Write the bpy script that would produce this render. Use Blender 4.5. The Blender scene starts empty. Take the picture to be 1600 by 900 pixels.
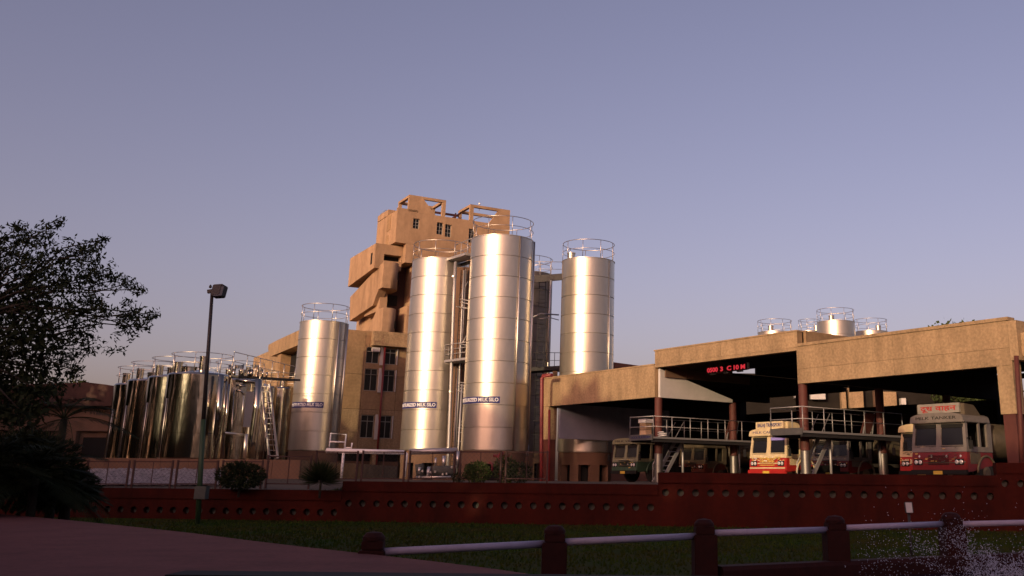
import bpy, bmesh, math, random
from math import sin, cos, tan, pi, radians, atan2, sqrt, hypot
from mathutils import Vector, Matrix
random.seed(11)
SC = bpy.context.scene
COL = SC.collection

# ------------------------------------------------------------------ camera
F_ = 1570.; PX, PY = 968., 300.; TH = math.atan(450/F_); RO = radians(.6); EYE = 1.6
ct, st = cos(TH), sin(TH); cr, sr = cos(RO), sin(RO)
FW = Vector((0, ct, st)); R0 = Vector((1, 0, 0)); U0 = Vector((0, -st, ct))
RV = cr*R0+sr*U0; UV = -sr*R0+cr*U0
cam_d = bpy.data.cameras.new('camera'); cam = bpy.data.objects.new('camera', cam_d); COL.objects.link(cam)
cam_d.sensor_width = 36; cam_d.lens = F_/1600*36
cam_d.shift_x = (800-PX)/1600; cam_d.shift_y = -(450-PY)/1600
cam_d.clip_start = .1; cam_d.clip_end = 6000
cam.matrix_world = Matrix(((RV.x, UV.x, -FW.x, 0), (RV.y, UV.y, -FW.y, 0), (RV.z, UV.z, -FW.z, EYE), (0, 0, 0, 1)))
SC.camera = cam

# ------------------------------------------------------------------ light
SUN_AZ = 209.0; SUN_EL = 12.0
w = bpy.data.worlds.new('World'); SC.world = w; w.use_nodes = True
nt = w.node_tree; nt.nodes.clear()
out = nt.nodes.new('ShaderNodeOutputWorld'); bg = nt.nodes.new('ShaderNodeBackground')
sky = nt.nodes.new('ShaderNodeTexSky'); sky.sky_type = 'NISHITA'; sky.sun_disc = False
sky.sun_elevation = radians(SUN_EL); sky.sun_rotation = radians(SUN_AZ)
sky.altitude = 200; sky.air_density = .85; sky.dust_density = 4.8; sky.ozone_density = 2.5
tint = nt.nodes.new('ShaderNodeMix'); tint.data_type = 'RGBA'; tint.blend_type = 'MULTIPLY'
tint.inputs[0].default_value = 1; tint.inputs[7].default_value = (1.68, .97, .85, 1)
nt.links.new(sky.outputs[0], tint.inputs[6]); nt.links.new(tint.outputs[2], bg.inputs[0])
bg.inputs[1].default_value = .15; nt.links.new(bg.outputs[0], out.inputs[0])
sd = bpy.data.lights.new('sun', 'SUN'); sd.energy = 2.5; sd.angle = radians(.5); sd.color = (1, .77, .44)
sun = bpy.data.objects.new('sun', sd); COL.objects.link(sun)
sdir = Vector((sin(radians(SUN_AZ))*cos(radians(SUN_EL)), cos(radians(SUN_AZ))*cos(radians(SUN_EL)), sin(radians(SUN_EL))))
sun.rotation_euler = sdir.to_track_quat('Z', 'Y').to_euler(); sun.location = sdir*60
SC.view_settings.view_transform = 'Standard'; SC.view_settings.look = 'None'
SC.view_settings.exposure = 0.22; SC.view_settings.gamma = 1; SC.view_settings.use_curve_mapping = False

# ------------------------------------------------------------------ positions: photo ray -> real place at a known distance
def ray(x, y): return FW*F_+RV*(x-PX)+UV*(PY-y)
def at(x, y, Y):
    d = ray(x, y); k = Y/d.y; return Vector((d.x*k, Y, EYE+d.z*k))
def onp(x, y, o, az):
    u = (sin(radians(az)), cos(radians(az))); n = (u[1], -u[0]); d = ray(x, y)
    k = (o[0]*n[0]+o[1]*n[1])/(d.x*n[0]+d.y*n[1])
    return (d.x*k-o[0])*u[0]+(d.y*k-o[1])*u[1], EYE+d.z*k

# ------------------------------------------------------------------ materials
def mat(name, col, rough=.8, metal=0., var=0., vs=3., bump=0., bs=60., col2=None, sp=None, obj_var=0., spec=None, stretch=None, bdist=.02):
    m = bpy.data.materials.new(name); m.use_nodes = True
    n = m.node_tree; b = n.nodes['Principled BSDF']; L = n.links
    b.inputs['Base Color'].default_value = (*col, 1); b.inputs['Roughness'].default_value = rough; b.inputs['Metallic'].default_value = metal
    if spec is not None: b.inputs['Specular IOR Level'].default_value = spec
    tc = n.nodes.new('ShaderNodeTexCoord'); vec = tc.outputs['Object']
    if stretch:
        mp = n.nodes.new('ShaderNodeMapping'); mp.inputs['Scale'].default_value = stretch; L.new(vec, mp.inputs[0]); vec = mp.outputs[0]
    cur = None
    if var > 0:
        t = n.nodes.new('ShaderNodeTexNoise'); t.inputs['Scale'].default_value = vs; t.inputs['Detail'].default_value = 6; t.inputs['Roughness'].default_value = .65
        L.new(vec, t.inputs['Vector'])
        rp = n.nodes.new('ShaderNodeValToRGB'); rp.color_ramp.elements[0].position = .32; rp.color_ramp.elements[1].position = .7
        c2 = col2 or tuple(c*(1-var) for c in col)
        rp.color_ramp.elements[0].color = (*c2, 1); rp.color_ramp.elements[1].color = (*[min(1, c*(1+var*.35)) for c in col], 1)
        L.new(t.outputs[0], rp.inputs[0]); cur = rp.outputs[0]
    if sp:
        t = n.nodes.new('ShaderNodeTexNoise'); t.inputs['Scale'].default_value = sp[0]; t.inputs['Detail'].default_value = 2; L.new(tc.outputs['Object'], t.inputs['Vector'])
        mr = n.nodes.new('ShaderNodeMapRange'); mr.inputs[1].default_value = .35; mr.inputs[2].default_value = .65; mr.inputs[3].default_value = 1-sp[1]; mr.inputs[4].default_value = 1+sp[1]*.6
        L.new(t.outputs[0], mr.inputs[0])
        mx = n.nodes.new('ShaderNodeMix'); mx.data_type = 'RGBA'; mx.blend_type = 'MULTIPLY'; mx.inputs[0].default_value = 1
        if cur: L.new(cur, mx.inputs[6])
        else: mx.inputs[6].default_value = (*col, 1)
        L.new(mr.outputs[0], mx.inputs[7]); cur = mx.outputs[2]
    if obj_var:
        oi = n.nodes.new('ShaderNodeObjectInfo'); mr = n.nodes.new('ShaderNodeMapRange'); mr.inputs[3].default_value = 1-obj_var; mr.inputs[4].default_value = 1+obj_var
        L.new(oi.outputs['Random'], mr.inputs[0])
        mx = n.nodes.new('ShaderNodeMix'); mx.data_type = 'RGBA'; mx.blend_type = 'MULTIPLY'; mx.inputs[0].default_value = 1
        if cur: L.new(cur, mx.inputs[6])
        else: mx.inputs[6].default_value = (*col, 1)
        L.new(mr.outputs[0], mx.inputs[7]); cur = mx.outputs[2]
    if cur: L.new(cur, b.inputs['Base Color'])
    if bump:
        t = n.nodes.new('ShaderNodeTexNoise'); t.inputs['Scale'].default_value = bs; t.inputs['Detail'].default_value = 3; L.new(vec, t.inputs['Vector'])
        bp = n.nodes.new('ShaderNodeBump'); bp.inputs['Strength'].default_value = bump; bp.inputs['Distance'].default_value = bdist
        L.new(t.outputs[0], bp.inputs['Height']); L.new(bp.outputs[0], b.inputs['Normal'])
    return m

M = {}
M['conc'] = mat('pink_tan_exposed_concrete', (.34, .24, .145), .92, var=.34, vs=1.1, stretch=(1.2, 1.2, .35), sp=(9, .16), bump=.5, bs=25, obj_var=.06, spec=.2)
M['conc_tower'] = mat('pink_tower_concrete', (.35, .235, .15), .92, var=.3, vs=.8, stretch=(1, 1, .3), sp=(2.2, .07), bump=.3, bs=12, obj_var=.05, spec=.2)
M['conc_dk'] = mat('weathered_tan_concrete', (.30, .20, .115), .92, var=.3, vs=.6, sp=(5, .1), obj_var=.14, spec=.2)
M['conc_grey'] = mat('grey_render', (.10, .105, .095), .95, var=.3, vs=2, spec=.1)
M['soffit'] = mat('soffit_darkened_for_shade', (.022, .019, .017), .95, var=.3, vs=1, spec=.1)  # near-black colour stands for the deep shade inside the canopy
M['sheet'] = mat('grey_sheet', (.24, .25, .33), .7, var=.15, vs=1.2)
M['white'] = mat('off_white_sheet', (.52, .50, .50), .7, var=.12, vs=1.2)
M['maroon'] = mat('maroon_paint', (.085, .020, .015), .7, var=.2, vs=3)
M['redpipe'] = mat('red_pipe_paint', (.17, .018, .02), .5, var=.2, vs=5)
M['wallred'] = mat('brick_red_wall_paint', (.048, .0055, .0025), .85, var=.5, vs=.9, stretch=(1, 1, .4), sp=(7, .12), bump=.3, bs=8, spec=.15)
M['postred'] = mat('dark_red_stone', (.026, .004, .003), .75, var=.3, vs=6, bump=.4, bs=20, spec=.2)
M['steel'] = mat('brushed_stainless', (.56, .52, .45), .36, .86, var=.14, vs=1.4, bump=.10, bs=1.3, obj_var=.06, bdist=.06, stretch=(1, 1, .35))
_b = M['steel'].node_tree.nodes['Principled BSDF']; _b.inputs['Coat Weight'].default_value = .22; _b.inputs['Coat Roughness'].default_value = .13
M['steel_shaded'] = mat('steel_darkened_for_shade', (.20, .17, .15), .5, .9, var=.2, vs=1)  # darker copy of the steel, shade of the rear silo put into colour
M['steelrail'] = mat('stainless_tube', (.62, .58, .54), .38, 1.)
M['mirror'] = mat('polished_stainless', (.39, .37, .33), .12, 1., var=.25, vs=1.2, bump=.35, bs=1.6, bdist=.12, stretch=(1, 1, .22))
M['galv'] = mat('galvanised_rail', (.40, .39, .40), .5, .6)
M['sleeve'] = mat('dull_sheet_sleeve', (.22, .21, .20), .42, .8, var=.2, vs=3)
M['paleRail'] = mat('lilac_white_rail_paint', (.34, .30, .42), .5, var=.15, vs=6)
M['blk'] = mat('near_black', (.012, .012, .012), .8, spec=.2)
M['dkmetal'] = mat('dark_painted_steel', (.03, .028, .03), .6, .2)
M['fence'] = mat('fence_red_brown_paint', (.035, .008, .007), .65)
M['glass'] = mat('dark_window_glass', (.010, .011, .012), .3, spec=.25)
M['frame'] = mat('window_frame_grey', (.30, .29, .27), .5, .3)
M['dirt'] = mat('yard_ground', (.10, .085, .07), .95, var=.35, vs=.4, bump=.4, bs=3, spec=.1)
M['grass'] = mat('lawn_soil_green', (.015, .034, .006), .95, var=.5, vs=.5, col2=(.032, .030, .008), bump=.5, bs=12, spec=.05)
M['blade'] = mat('grass_blades', (.018, .044, .006), .9, var=.5, vs=.5, col2=(.038, .036, .009), spec=.05)
M['plaza'] = mat('pinkish_paving', (.145, .056, .052), .85, var=.25, vs=1.3, sp=(14, .12), bump=.2, bs=30, spec=.15)
M['leafdk'] = mat('dark_leaf', (.022, .032, .012), .8, var=.4, vs=3, spec=.15)
M['leafmd'] = mat('mid_green_leaf', (.045, .065, .018), .75, var=.45, vs=2, spec=.2)
M['bark'] = mat('bark', (.035, .028, .02), .95, var=.4, vs=8, bump=.6, bs=30)
M['navy'] = mat('navy_label', (.015, .02, .14), .5)
M['lettw'] = mat('white_lettering', (.75, .75, .75), .6)
M['tyre'] = mat('rubber', (.015, .015, .015), .85)
M['rubble'] = mat('pale_rubble_stone', (.27, .25, .27), .9, var=.75, vs=5, obj_var=.1, bump=.5, bs=15)
M['water'] = mat('fountain_water', (.008, .012, .030), .12, bump=.5, bs=5, spec=.5, bdist=.05)
M['tile'] = mat('dark_blue_pool_tile', (.02, .03, .08), .3, obj_var=.3)
M['drop'] = mat('splashing_water', (.42, .44, .56), .15, spec=.8)
M['lampglass'] = mat('floodlight_glass', (.03, .03, .04), .2)
M['darkroof'] = mat('dark_red_roof', (.055, .022, .017), .85, var=.3, vs=2)
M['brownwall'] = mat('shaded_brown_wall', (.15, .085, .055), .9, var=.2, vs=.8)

# ------------------------------------------------------------------ mesh builder
BASE = {}
def smz(o): return BASE.get(o.name, 0.)
class MB:
    def __init__(s): s.v = []; s.f = []; s.sm = []
    def quad(s, a, b, c, d, sm=False):
        i = len(s.v); s.v += [tuple(a), tuple(b), tuple(c), tuple(d)]; s.f.append((i, i+1, i+2, i+3)); s.sm.append(sm)
    def box(s, x0, x1, y0, y1, z0, z1, skip=''):
        i = len(s.v); s.v += [(x, y, z) for z in (z0, z1) for y in (y0, y1) for x in (x0, x1)]
        fs = {'b': (0, 2, 3, 1), 't': (4, 5, 7, 6), 'f': (0, 1, 5, 4), 'k': (2, 6, 7, 3), 'l': (0, 4, 6, 2), 'r': (1, 3, 7, 5)}
        for k, q in fs.items():
            if k not in skip: s.f.append(tuple(i+j for j in q)); s.sm.append(False)
        return s
    def obox(s, c, sx, sy, sz, rz=0., rx=0.):
        mt = Matrix.Rotation(rz, 4, 'Z') @ Matrix.Rotation(rx, 4, 'X')
        n0 = len(s.v); s.box(-sx/2, sx/2, -sy/2, sy/2, -sz/2, sz/2)
        for k in range(n0, len(s.v)): s.v[k] = tuple(mt @ Vector(s.v[k])+Vector(c))
        return s
    def bar(s, a, b, w, h=None):
        a = Vector(a); b = Vector(b); d = (b-a).normalized(); h = h or w
        up = Vector((0, 0, 1)) if abs(d.z) < .95 else Vector((0, 1, 0))
        p = d.cross(up).normalized()*w/2; q = p.cross(d).normalized()*h/2
        i = len(s.v)
        for e in (a, b): s.v += [tuple(e-p-q), tuple(e+p-q), tuple(e+p+q), tuple(e-p+q)]
        for k in range(4): s.f.append((i+k, i+(k+1) % 4, i+4+(k+1) % 4, i+4+k)); s.sm.append(False)
        s.f.append((i+3, i+2, i+1, i)); s.f.append((i+4, i+5, i+6, i+7)); s.sm += [False, False]; return s
    def tube(s, pts, r, n=8, closed=False, cap=True):
        pts = [Vector(p) for p in pts]; N = len(pts); i0 = len(s.v)
        rr = r if isinstance(r, (list, tuple)) else [r]*N
        ref = None
        for k, p in enumerate(pts):
            if closed: d = (pts[(k+1) % N]-pts[k-1]).normalized()
            else: d = (pts[min(k+1, N-1)]-pts[max(k-1, 0)]).normalized()
            if ref is None: ref = Vector((0, 0, 1)) if abs(d.z) < .9 else Vector((1, 0, 0))
            a = d.cross(ref).normalized(); b = d.cross(a).normalized(); ref = -b if not closed else ref
            if not closed: ref = b.cross(d) if False else (a.cross(d)).normalized()
            for j in range(n):
                t = 2*pi*j/n; s.v.append(tuple(p+a*cos(t)*rr[k]+a.cross(d)*sin(t)*rr[k]))
        for k in range(N if closed else N-1):
            k2 = (k+1) % N
            for j in range(n):
                s.f.append((i0+k*n+j, i0+k*n+(j+1) % n, i0+k2*n+(j+1) % n, i0+k2*n+j)); s.sm.append(n > 5)
        if cap and not closed:
            s.f.append(tuple(i0+j for j in range(n))[::-1]); s.f.append(tuple(i0+(N-1)*n+j for j in range(n))); s.sm += [False, False]
        return s
    def lathe(s, prof, n=32, c=(0, 0), a0=0., a1=2*pi, sharp=True):
        full = abs(a1-a0-2*pi) < 1e-6; m = n if full else n+1
        segs = [(prof[k], prof[k+1]) for k in range(len(prof)-1)] if sharp else None
        for (p, q) in segs:
            i0 = len(s.v)
            for j in range(m):
                t = a0+(a1-a0)*j/n
                s.v.append((c[0]+p[0]*cos(t), c[1]+p[0]*sin(t), p[1])); s.v.append((c[0]+q[0]*cos(t), c[1]+q[0]*sin(t), q[1]))
            for j in range(n):
                j2 = (j+1) % m
                s.f.append((i0+2*j, i0+2*j2, i0+2*j2+1, i0+2*j+1)); s.sm.append(True)
        return s
    def prism(s, poly, axis, a, b):
        """poly of 2D points extruded along axis: 'x' poly=(y,z), 'y' poly=(x,z), 'z' poly=(x,y)"""
        def P(p, t): return {'x': (t, p[0], p[1]), 'y': (p[0], t, p[1]), 'z': (p[0], p[1], t)}[axis]
        i = len(s.v); n = len(poly)
        s.v += [P(p, a) for p in poly]+[P(p, b) for p in poly]
        s.f.append(tuple(range(i, i+n))[::-1]); s.f.append(tuple(range(i+n, i+2*n))); s.sm += [False, False]
        for k in range(n): s.f.append((i+k, i+(k+1) % n, i+n+(k+1) % n, i+n+k)); s.sm.append(False)
        return s
    def holewall(s, x0, x1, z0, z1, holes, y, dep):
        xs = sorted({x0, x1, *[h[0] for h in holes], *[h[1] for h in holes]}); zs = sorted({z0, z1, *[h[2] for h in holes], *[h[3] for h in holes]})
        inh = lambda x, z: any(h[0] < x < h[1] and h[2] < z < h[3] for h in holes)
        for a, b in zip(xs, xs[1:]):
            for c, d in zip(zs, zs[1:]):
                if not inh((a+b)/2, (c+d)/2): s.quad((a, y, c), (b, y, c), (b, y, d), (a, y, d))
        for h in holes:
            a, b, c, d = h
            s.quad((a, y, c), (a, y, d), (a, y+dep, d), (a, y+dep, c)); s.quad((b, y, c), (b, y+dep, c), (b, y+dep, d), (b, y, d))
            s.quad((a, y, c), (a, y+dep, c), (b, y+dep, c), (b, y, c)); s.quad((a, y, d), (b, y, d), (b, y+dep, d), (a, y+dep, d))
        return s
    def build(s, name, m, parent=None, world=False, bev=0., fix=True):
        me = bpy.data.meshes.new(name); v = s.v
        if parent is not None:
            root = parent
            while root.parent: root = root.parent
            if world:
                mi = Matrix.Rotation(-root.rotation_euler.z, 4, 'Z') @ Matrix.Translation(-root.location)
                v = [tuple(mi @ Vector(p)) for p in v]
            elif smz(root):
                zb = smz(root); v = [(p[0], p[1], p[2]-zb) for p in v]
        me.from_pydata(v, [], s.f); me.polygons.foreach_set('use_smooth', s.sm)
        if fix or bev:
            bm = bmesh.new(); bm.from_mesh(me)
            if bev:
                bmesh.ops.remove_doubles(bm, verts=bm.verts, dist=1e-5)
                bmesh.ops.bevel(bm, geom=list(bm.edges), offset=bev, segments=2, affect='EDGES', clamp_overlap=True)
            if len(bm.faces) < 20000: bmesh.ops.recalc_face_normals(bm, faces=bm.faces)
            bm.to_mesh(me); bm.free()
        me.materials.append(M[m] if isinstance(m, str) else m); me.update()
        o = bpy.data.objects.new(name, me); COL.objects.link(o)
        if parent is not None: o.parent = parent
        return o
def tag(o, label=None, cat=None, group=None, kind=None):
    if label: o['label'] = label
    if cat: o['category'] = cat
    if group: o['group'] = group
    if kind: o['kind'] = kind
    return o
def thing(name, label, cat, loc=(0, 0, 0), rz=0., group=None, absz=False):
    o = bpy.data.objects.new(name, None); COL.objects.link(o); o.location = loc; o.rotation_euler = (0, 0, rz); o.empty_display_size = .3
    if absz: BASE[o.name] = loc[2]
    return tag(o, label, cat, group)
KIDS = {}
def children(o): return [c for c in COL.objects if c.parent == o]
def tree_of(o):
    """snapshot of a thing's parts so that copying stays quick"""
    return (o, [tree_of(c) for c in o.children])
def dup(tr, loc=None, rz=None, label=None, group=None, scale=None):
    o, ks = tr; c = o.copy(); COL.objects.link(c)
    if loc is not None: c.location = loc
    if rz is not None: c.rotation_euler = (0, 0, rz)
    if scale: c.scale = (scale,)*3
    if label: c['label'] = label
    if group: c['group'] = group
    for k in ks:
        d = dup(k); d.parent = c
    return c
def share(src, parent, loc=None, rz=None, name=None):
    """a further part that shares src's mesh"""
    c = bpy.data.objects.new(name or src.name.split('.')[0], src.data); COL.objects.link(c); c.parent = parent
    if loc is not None: c.location = loc
    if rz is not None: c.rotation_euler = (0, 0, rz)
    return c
def text_mesh(txt, size, depth=.004, bold=0.):
    cu = bpy.data.curves.new('t', 'FONT'); cu.body = txt; cu.size = size; cu.extrude = depth; cu.offset = bold; cu.align_x = 'CENTER'; cu.align_y = 'CENTER'; cu.resolution_u = 3
    o = bpy.data.objects.new('t', cu); COL.objects.link(o); bpy.context.view_layer.update()
    me = bpy.data.meshes.new_from_object(o.evaluated_get(bpy.context.evaluated_depsgraph_get()))
    vs = [tuple(v.co) for v in me.vertices]; fs = [tuple(p.vertices) for p in me.polygons]
    bpy.data.objects.remove(o); bpy.data.curves.remove(cu); return vs, fs
def lettering(name, txt, size, m, parent, place, bold=0., width=None):
    """place maps flat text (x right, y up, z out) to the local frame of parent"""
    vs, fs = text_mesh(txt, size, .004, bold)
    if not vs: return None
    if width:
        x0 = min(v[0] for v in vs); x1 = max(v[0] for v in vs); k = width/(x1-x0); vs = [((v[0]-(x0+x1)/2)*k, v[1], v[2]) for v in vs]
    b = MB(); b.v = [place(*v) for v in vs]; b.f = fs; b.sm = [False]*len(fs)
    return b.build(name, m, parent, fix=False)

def ring_pts(R, z, n=40, a0=0., a1=2*pi):
    full = abs(a1-a0-2*pi) < 1e-6
    return [(R*cos(a0+(a1-a0)*k/(n if full else n-1)), R*sin(a0+(a1-a0)*k/(n if full else n-1)), z) for k in range(n)]
def guard_ring(parent, R, z, h, nposts=8, r=.022, m='steelrail', a0=0., mids=(.5,)):
    g = MB().tube(ring_pts(R, z+h), r, 6, closed=True).build('guard_rail', m, parent)
    for q in mids: MB().tube(ring_pts(R, z+h*q), r*.8, 6, closed=True).build('mid_rail', m, g)
    p = MB().tube([(0, 0, z), (0, 0, z+h)], r, 6).build('rail_post', m, g)
    for k in range(nposts):
        a = a0+2*pi*k/nposts; q = p if k == 0 else share(p, g)
        q.location = (R*cos(a), R*sin(a), 0)
    return g

# ------------------------------------------------------------------ setting
WAZ = 96.2; WO = (0., 35.); WRZ = radians(90-WAZ)
WU = Vector((cos(WRZ), sin(WRZ), 0)); WV = Vector((-sin(WRZ), cos(WRZ), 0))
def WP(a, b, z=0.): return Vector((WO[0], WO[1], 0))+WU*a+WV*b+Vector((0, 0, z))
def wab(x, y):
    d = Vector((x-WO[0], y-WO[1], 0)); return d.dot(WU), d.dot(WV)
def lin(x, a, b, c, d):
    t = max(0, min(1, (x-a)/(b-a))); return c+(d-c)*t
def ground_z(a, b):
    if b <= .12: return lin(abs(b-.12), 0, 3, .16, .0) if b > -3 else 0.
    n = lin(a, -10.2, -9.0, 1.02, 1.36)
    far = lin(a, -16, -6, 1.3, 1.5)
    z = lin(b, .3, 4., n, far if b < 16 else 1.5)
    return lin(b, 10, 18, z, 1.5)
g = MB(); As = [-3000, -600, -200, -80, -50, -35, -25, -20, -16, -14, -12, -10.3, -9.4, -8, -5, 0, 5, 10, 15, 20, 30, 50, 90, 200, 600, 3000]
Bs = [-3000, -600, -150, -60, -36, -30, -25, -20, -15, -10, -6, -3, -1.5, .11, .14, .6, 1.5, 2.5, 4, 6, 8, 10, 13, 18, 25, 40, 80, 200, 700, 3000]
idx = {}
for i, a in enumerate(As):
    for j, b in enumerate(Bs):
        p = WP(a, b, ground_z(a, b)); idx[i, j] = len(g.v); g.v.append(tuple(p))
for i in range(len(As)-1):
    for j in range(len(Bs)-1):
        g.f.append((idx[i, j], idx[i+1, j], idx[i+1, j+1], idx[i, j+1])); g.sm.append(False)
tag(g.build('ground', 'dirt', fix=False), kind='structure')

# lawn: a sheet just over the ground, from the pool kerb to the wall
lw = MB(); cols = [(-40, -40), (-12, -12), (0, 0), (12, 12), (30, 30)]
LA = [-40, -30, -20, -12, -6, 0, 6, 12, 20, 30]; LB = [-31, -25, -20, -15, -10, -6, -3, -1.5, -.175]
li = {}
for i, a in enumerate(LA):
    for j, b in enumerate(LB):
        li[i, j] = len(lw.v); lw.v.append(tuple(WP(a, b, ground_z(a, b)+.012)))
for i in range(len(LA)-1):
    for j in range(len(LB)-1): lw.f.append((li[i, j], li[i+1, j], li[i+1, j+1], li[i, j+1])); lw.sm.append(True)
tag(lw.build('lawn', 'grass', fix=False), kind='structure')
gb = MB()
for k in range(42000):
    x = random.uniform(-18, 17); y = random.uniform(10.5, 36); a, b = wab(x, y)
    if b > -.2: continue
    if (y-12.1)*7.8 < (x+2.73)*4.0+1.5 and x > -2.7: continue
    z = ground_z(a, b)+.01; h = random.uniform(.03, .075)*(1+.3*(y > 20)); t = random.uniform(0, pi); s_ = .012+.0006*y
    dx, dy = cos(t)*s_, sin(t)*s_; i = len(gb.v)
    gb.v += [(x-dx, y-dy, z), (x+dx, y+dy, z), (x+random.uniform(-.03, .03), y+random.uniform(-.03, .03), z+h)]; gb.f.append((i, i+1, i+2)); gb.sm.append(False)
tag(gb.build('grass', 'blade', fix=False), 'short dark green grass blades across the shaded lawn', 'grass', kind='stuff')

# pink paved plaza on the left, slightly raised, with a curved edge
PZ_ = .78
edge = [(-40, 44), (-26, 34), (-13.0, 22.3), (-10.2, 19.7), (-8.1, 17.6), (-6.3, 15.75), (-4.8, 14.04), (-3.8, 12.95), (-2.95, 12.08), (-2.2, 11.3), (-1.6, 10.65), (-1.09, 10.05), (-.3, 9.0), (.4, 8.0)]
pz = MB(); pz.prism(edge+[(.4, 7.9), (-1, 4), (-1, -10), (-60, -10), (-60, 44)], 'z', .02, PZ_)
tag(pz.build('plaza_paving', 'plaza'), kind='structure')

# fountain pool
kr = lambda x: .28+(x+2.73)*.004
pk0 = Vector((-2.9, 11.85, 0)); pkd = Vector((7.8, 4.0, 0)).normalized(); pkn = Vector((-pkd.y, pkd.x, 0))
kb = MB(); L0, L1 = 4.75, 26
poly = [(-.16, .0), (-.16, .50), (-.12, .55), (.12, .55), (.16, .50), (.16, .0)]
i0 = len(kb.v)
for t in [L0+(L1-L0)*k/12 for k in range(13)]:
    dz = -.02+.008*(t-L0)
    for p in poly: kb.v.append(tuple(pk0+pkd*t+pkn*p[0]+Vector((0, 0, p[1]+dz))))
for k in range(12):
    for j in range(5): kb.f.append((i0+k*6+j, i0+(k+1)*6+j, i0+(k+1)*6+j+1, i0+k*6+j+1)); kb.sm.append(False)
kb.f.append(tuple(range(i0, i0+6))); kb.sm.append(False)
tag(kb.build('pool_kerb', 'postred'), 'dark red rounded kerb along the far edge of the fountain pool', 'kerb')
wt = MB(); A = pk0+pkd*4.75-pkn*.16; B_ = pk0+pkd*26-pkn*.16; wt.quad((A.x, A.y, .34), (3.2, 6.5, .34), (30, 6.5, .34), (B_.x, B_.y, .34))
tag(wt.build('pool_water', 'water'), kind='structure')
led = MB().prism([(-3.2, 7.55), (2.6, 7.55), (2.6, 7.95), (-3.2, 7.95)], 'z', .0, .925)
tag(led.build('stone_ledge', 'blk', bev=.02), 'black stone ledge crossing the bottom edge of the view', 'ledge')

# ------------------------------------------------------------------ red posts with a pale rail
posts = [(585, 830, 12.05, .29), (867, 820, 12.95, .30), (1100, 810, 14.0, .30), (1304, 805, 15.0, .315), (1485, 800, 16.0, .32)]
lab = ['stubby dark red post half hidden by the pink paving edge, leftmost of the railing', 'dark red capped post where the pink paving ends, second of the railing',
       'dark red capped post standing on the lawn below the central platform, third of the railing', 'dark red capped post at the near end of the pool kerb, fourth of the railing', 'dark red capped post behind the water splash']
def railing_post(px_, py_, Y, wd, lb, k):
    p = at(px_, py_, Y); t = thing('railing_post', lb, 'post', (p.x, p.y, 0), WRZ+.2, 'capped red posts of the foreground railing')
    h = p.z; w2 = wd/2
    MB().box(-w2, w2, -w2, w2, -.02, h-.20).build('shaft', 'postred', t, bev=.012)
    c = MB(); c.box(-w2*.82, w2*.82, -w2*.82, w2*.82, h-.198, h-.10).build('neck', 'postred', t, bev=.01)
    n = 24; cc = MB(); cc.lathe([(w2*.88, h-.098), (w2*.86, h-.06), (w2*.6, h-.015), (.001, h)], n).build('cap', 'postred', t)
    return p
pp = [railing_post(*a, lab[k], k) for k, a in enumerate(posts)]
ends = [((605, 862, 12.07), (849, 850, 12.93)), ((886, 847, 13.02), (1084, 838, 13.95)), ((1117, 833, 14.08), (1289, 828, 14.93)), ((1320, 825, 15.06), (1469, 819, 15.95)), ((1501, 819, 16.07), (1790, 812, 17.6))]
rl = ['thick pale lilac rail from the leftmost stubby post to the second post', 'thick pale lilac rail between the second and third posts', 'thick pale lilac rail between the third and fourth posts', 'pale lilac rail between the fourth post and the splash', 'pale lilac rail running out of view right of the splash']
for (a, b), l in zip(ends, rl):
    A = at(*a); B_ = at(*b); d = (B_-A).normalized()
    tag(MB().tube([A-d*.04, B_+d*.04], .043, 12).build('railing_tube', 'paleRail'), l, 'rail', 'pale rails between the red posts')

# ------------------------------------------------------------------ perforated red garden wall
wall = thing('garden_wall', 'long stepped dark red garden wall with a row of round holes', 'wall', (WO[0], WO[1], 0), WRZ)
segs = [(-32, -9.4, 1.16, -.74), (-9.4, 1.4, 1.47, -.745), (1.4, 12.3, 1.86, -.66), (12.3, 24, 2.26, -.66)]
for k, (a0, a1, zt, off) in enumerate(segs):
    hz = zt+off+.02; R = .115; pitch = .4785; zb = -.05
    b = MB(); cell0 = hz-.22; cell1 = hz+.22; yf, yb = -.17, .0
    n = int((a1-a0)/pitch); st_ = (a1-a0)/n
    b.box(a0, a1, yf, .17, zb, cell0, skip='t'); b.box(a0, a1, yf, .17, cell1, zt-.34, skip='b')
    for q in range(n):
        c = a0+(q+.5)*st_; N = 16; i = len(b.v)
        sq = []
        for j in range(N):
            t = 2*pi*(j+.5)/N; cx, cz = cos(t), sin(t); s2 = 1/max(abs(cx)/(st_/2), abs(cz)/.22)
            sq.append((c+cx*s2, hz+cz*s2))
        for j in range(N): b.v.append((sq[j][0], yf, sq[j][1]))
        for j in range(N):
            t = 2*pi*(j+.5)/N; b.v.append((c+R*cos(t), yf, hz+R*sin(t)))
        for j in range(N):
            t = 2*pi*(j+.5)/N; b.v.append((c+R*cos(t), yb+.02, hz+R*sin(t)))
        for j in range(N):
            j2 = (j+1) % N
            b.f.append((i+j, i+j2, i+N+j2, i+N+j)); b.f.append((i+N+j, i+N+j2, i+2*N+j2, i+2*N+j)); b.sm += [False, False]
        for (cx, cz) in ((st_/2, .22), (-st_/2, .22), (-st_/2, -.22), (st_/2, -.22)):
            tt = atan2(cz, cx) % (2*pi); j = int((tt/(2*pi)*N-.5) // 1) % N; j2 = (j+1) % N
            v = len(b.v); b.v.append((c+cx, yf, hz+cz)); b.f.append((i+j, v, i+j2)); b.sm.append(False)
    b.build('wall_section', 'wallred', wall)
    MB().box(a0+.001, a1-.001, .022, .168, cell0, cell1).build('hole_backing', 'conc_grey', wall)
    MB().box(a0, a1, -.215, .21, zt-.34, zt).build('coping', 'wallred', wall, bev=.012)
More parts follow.
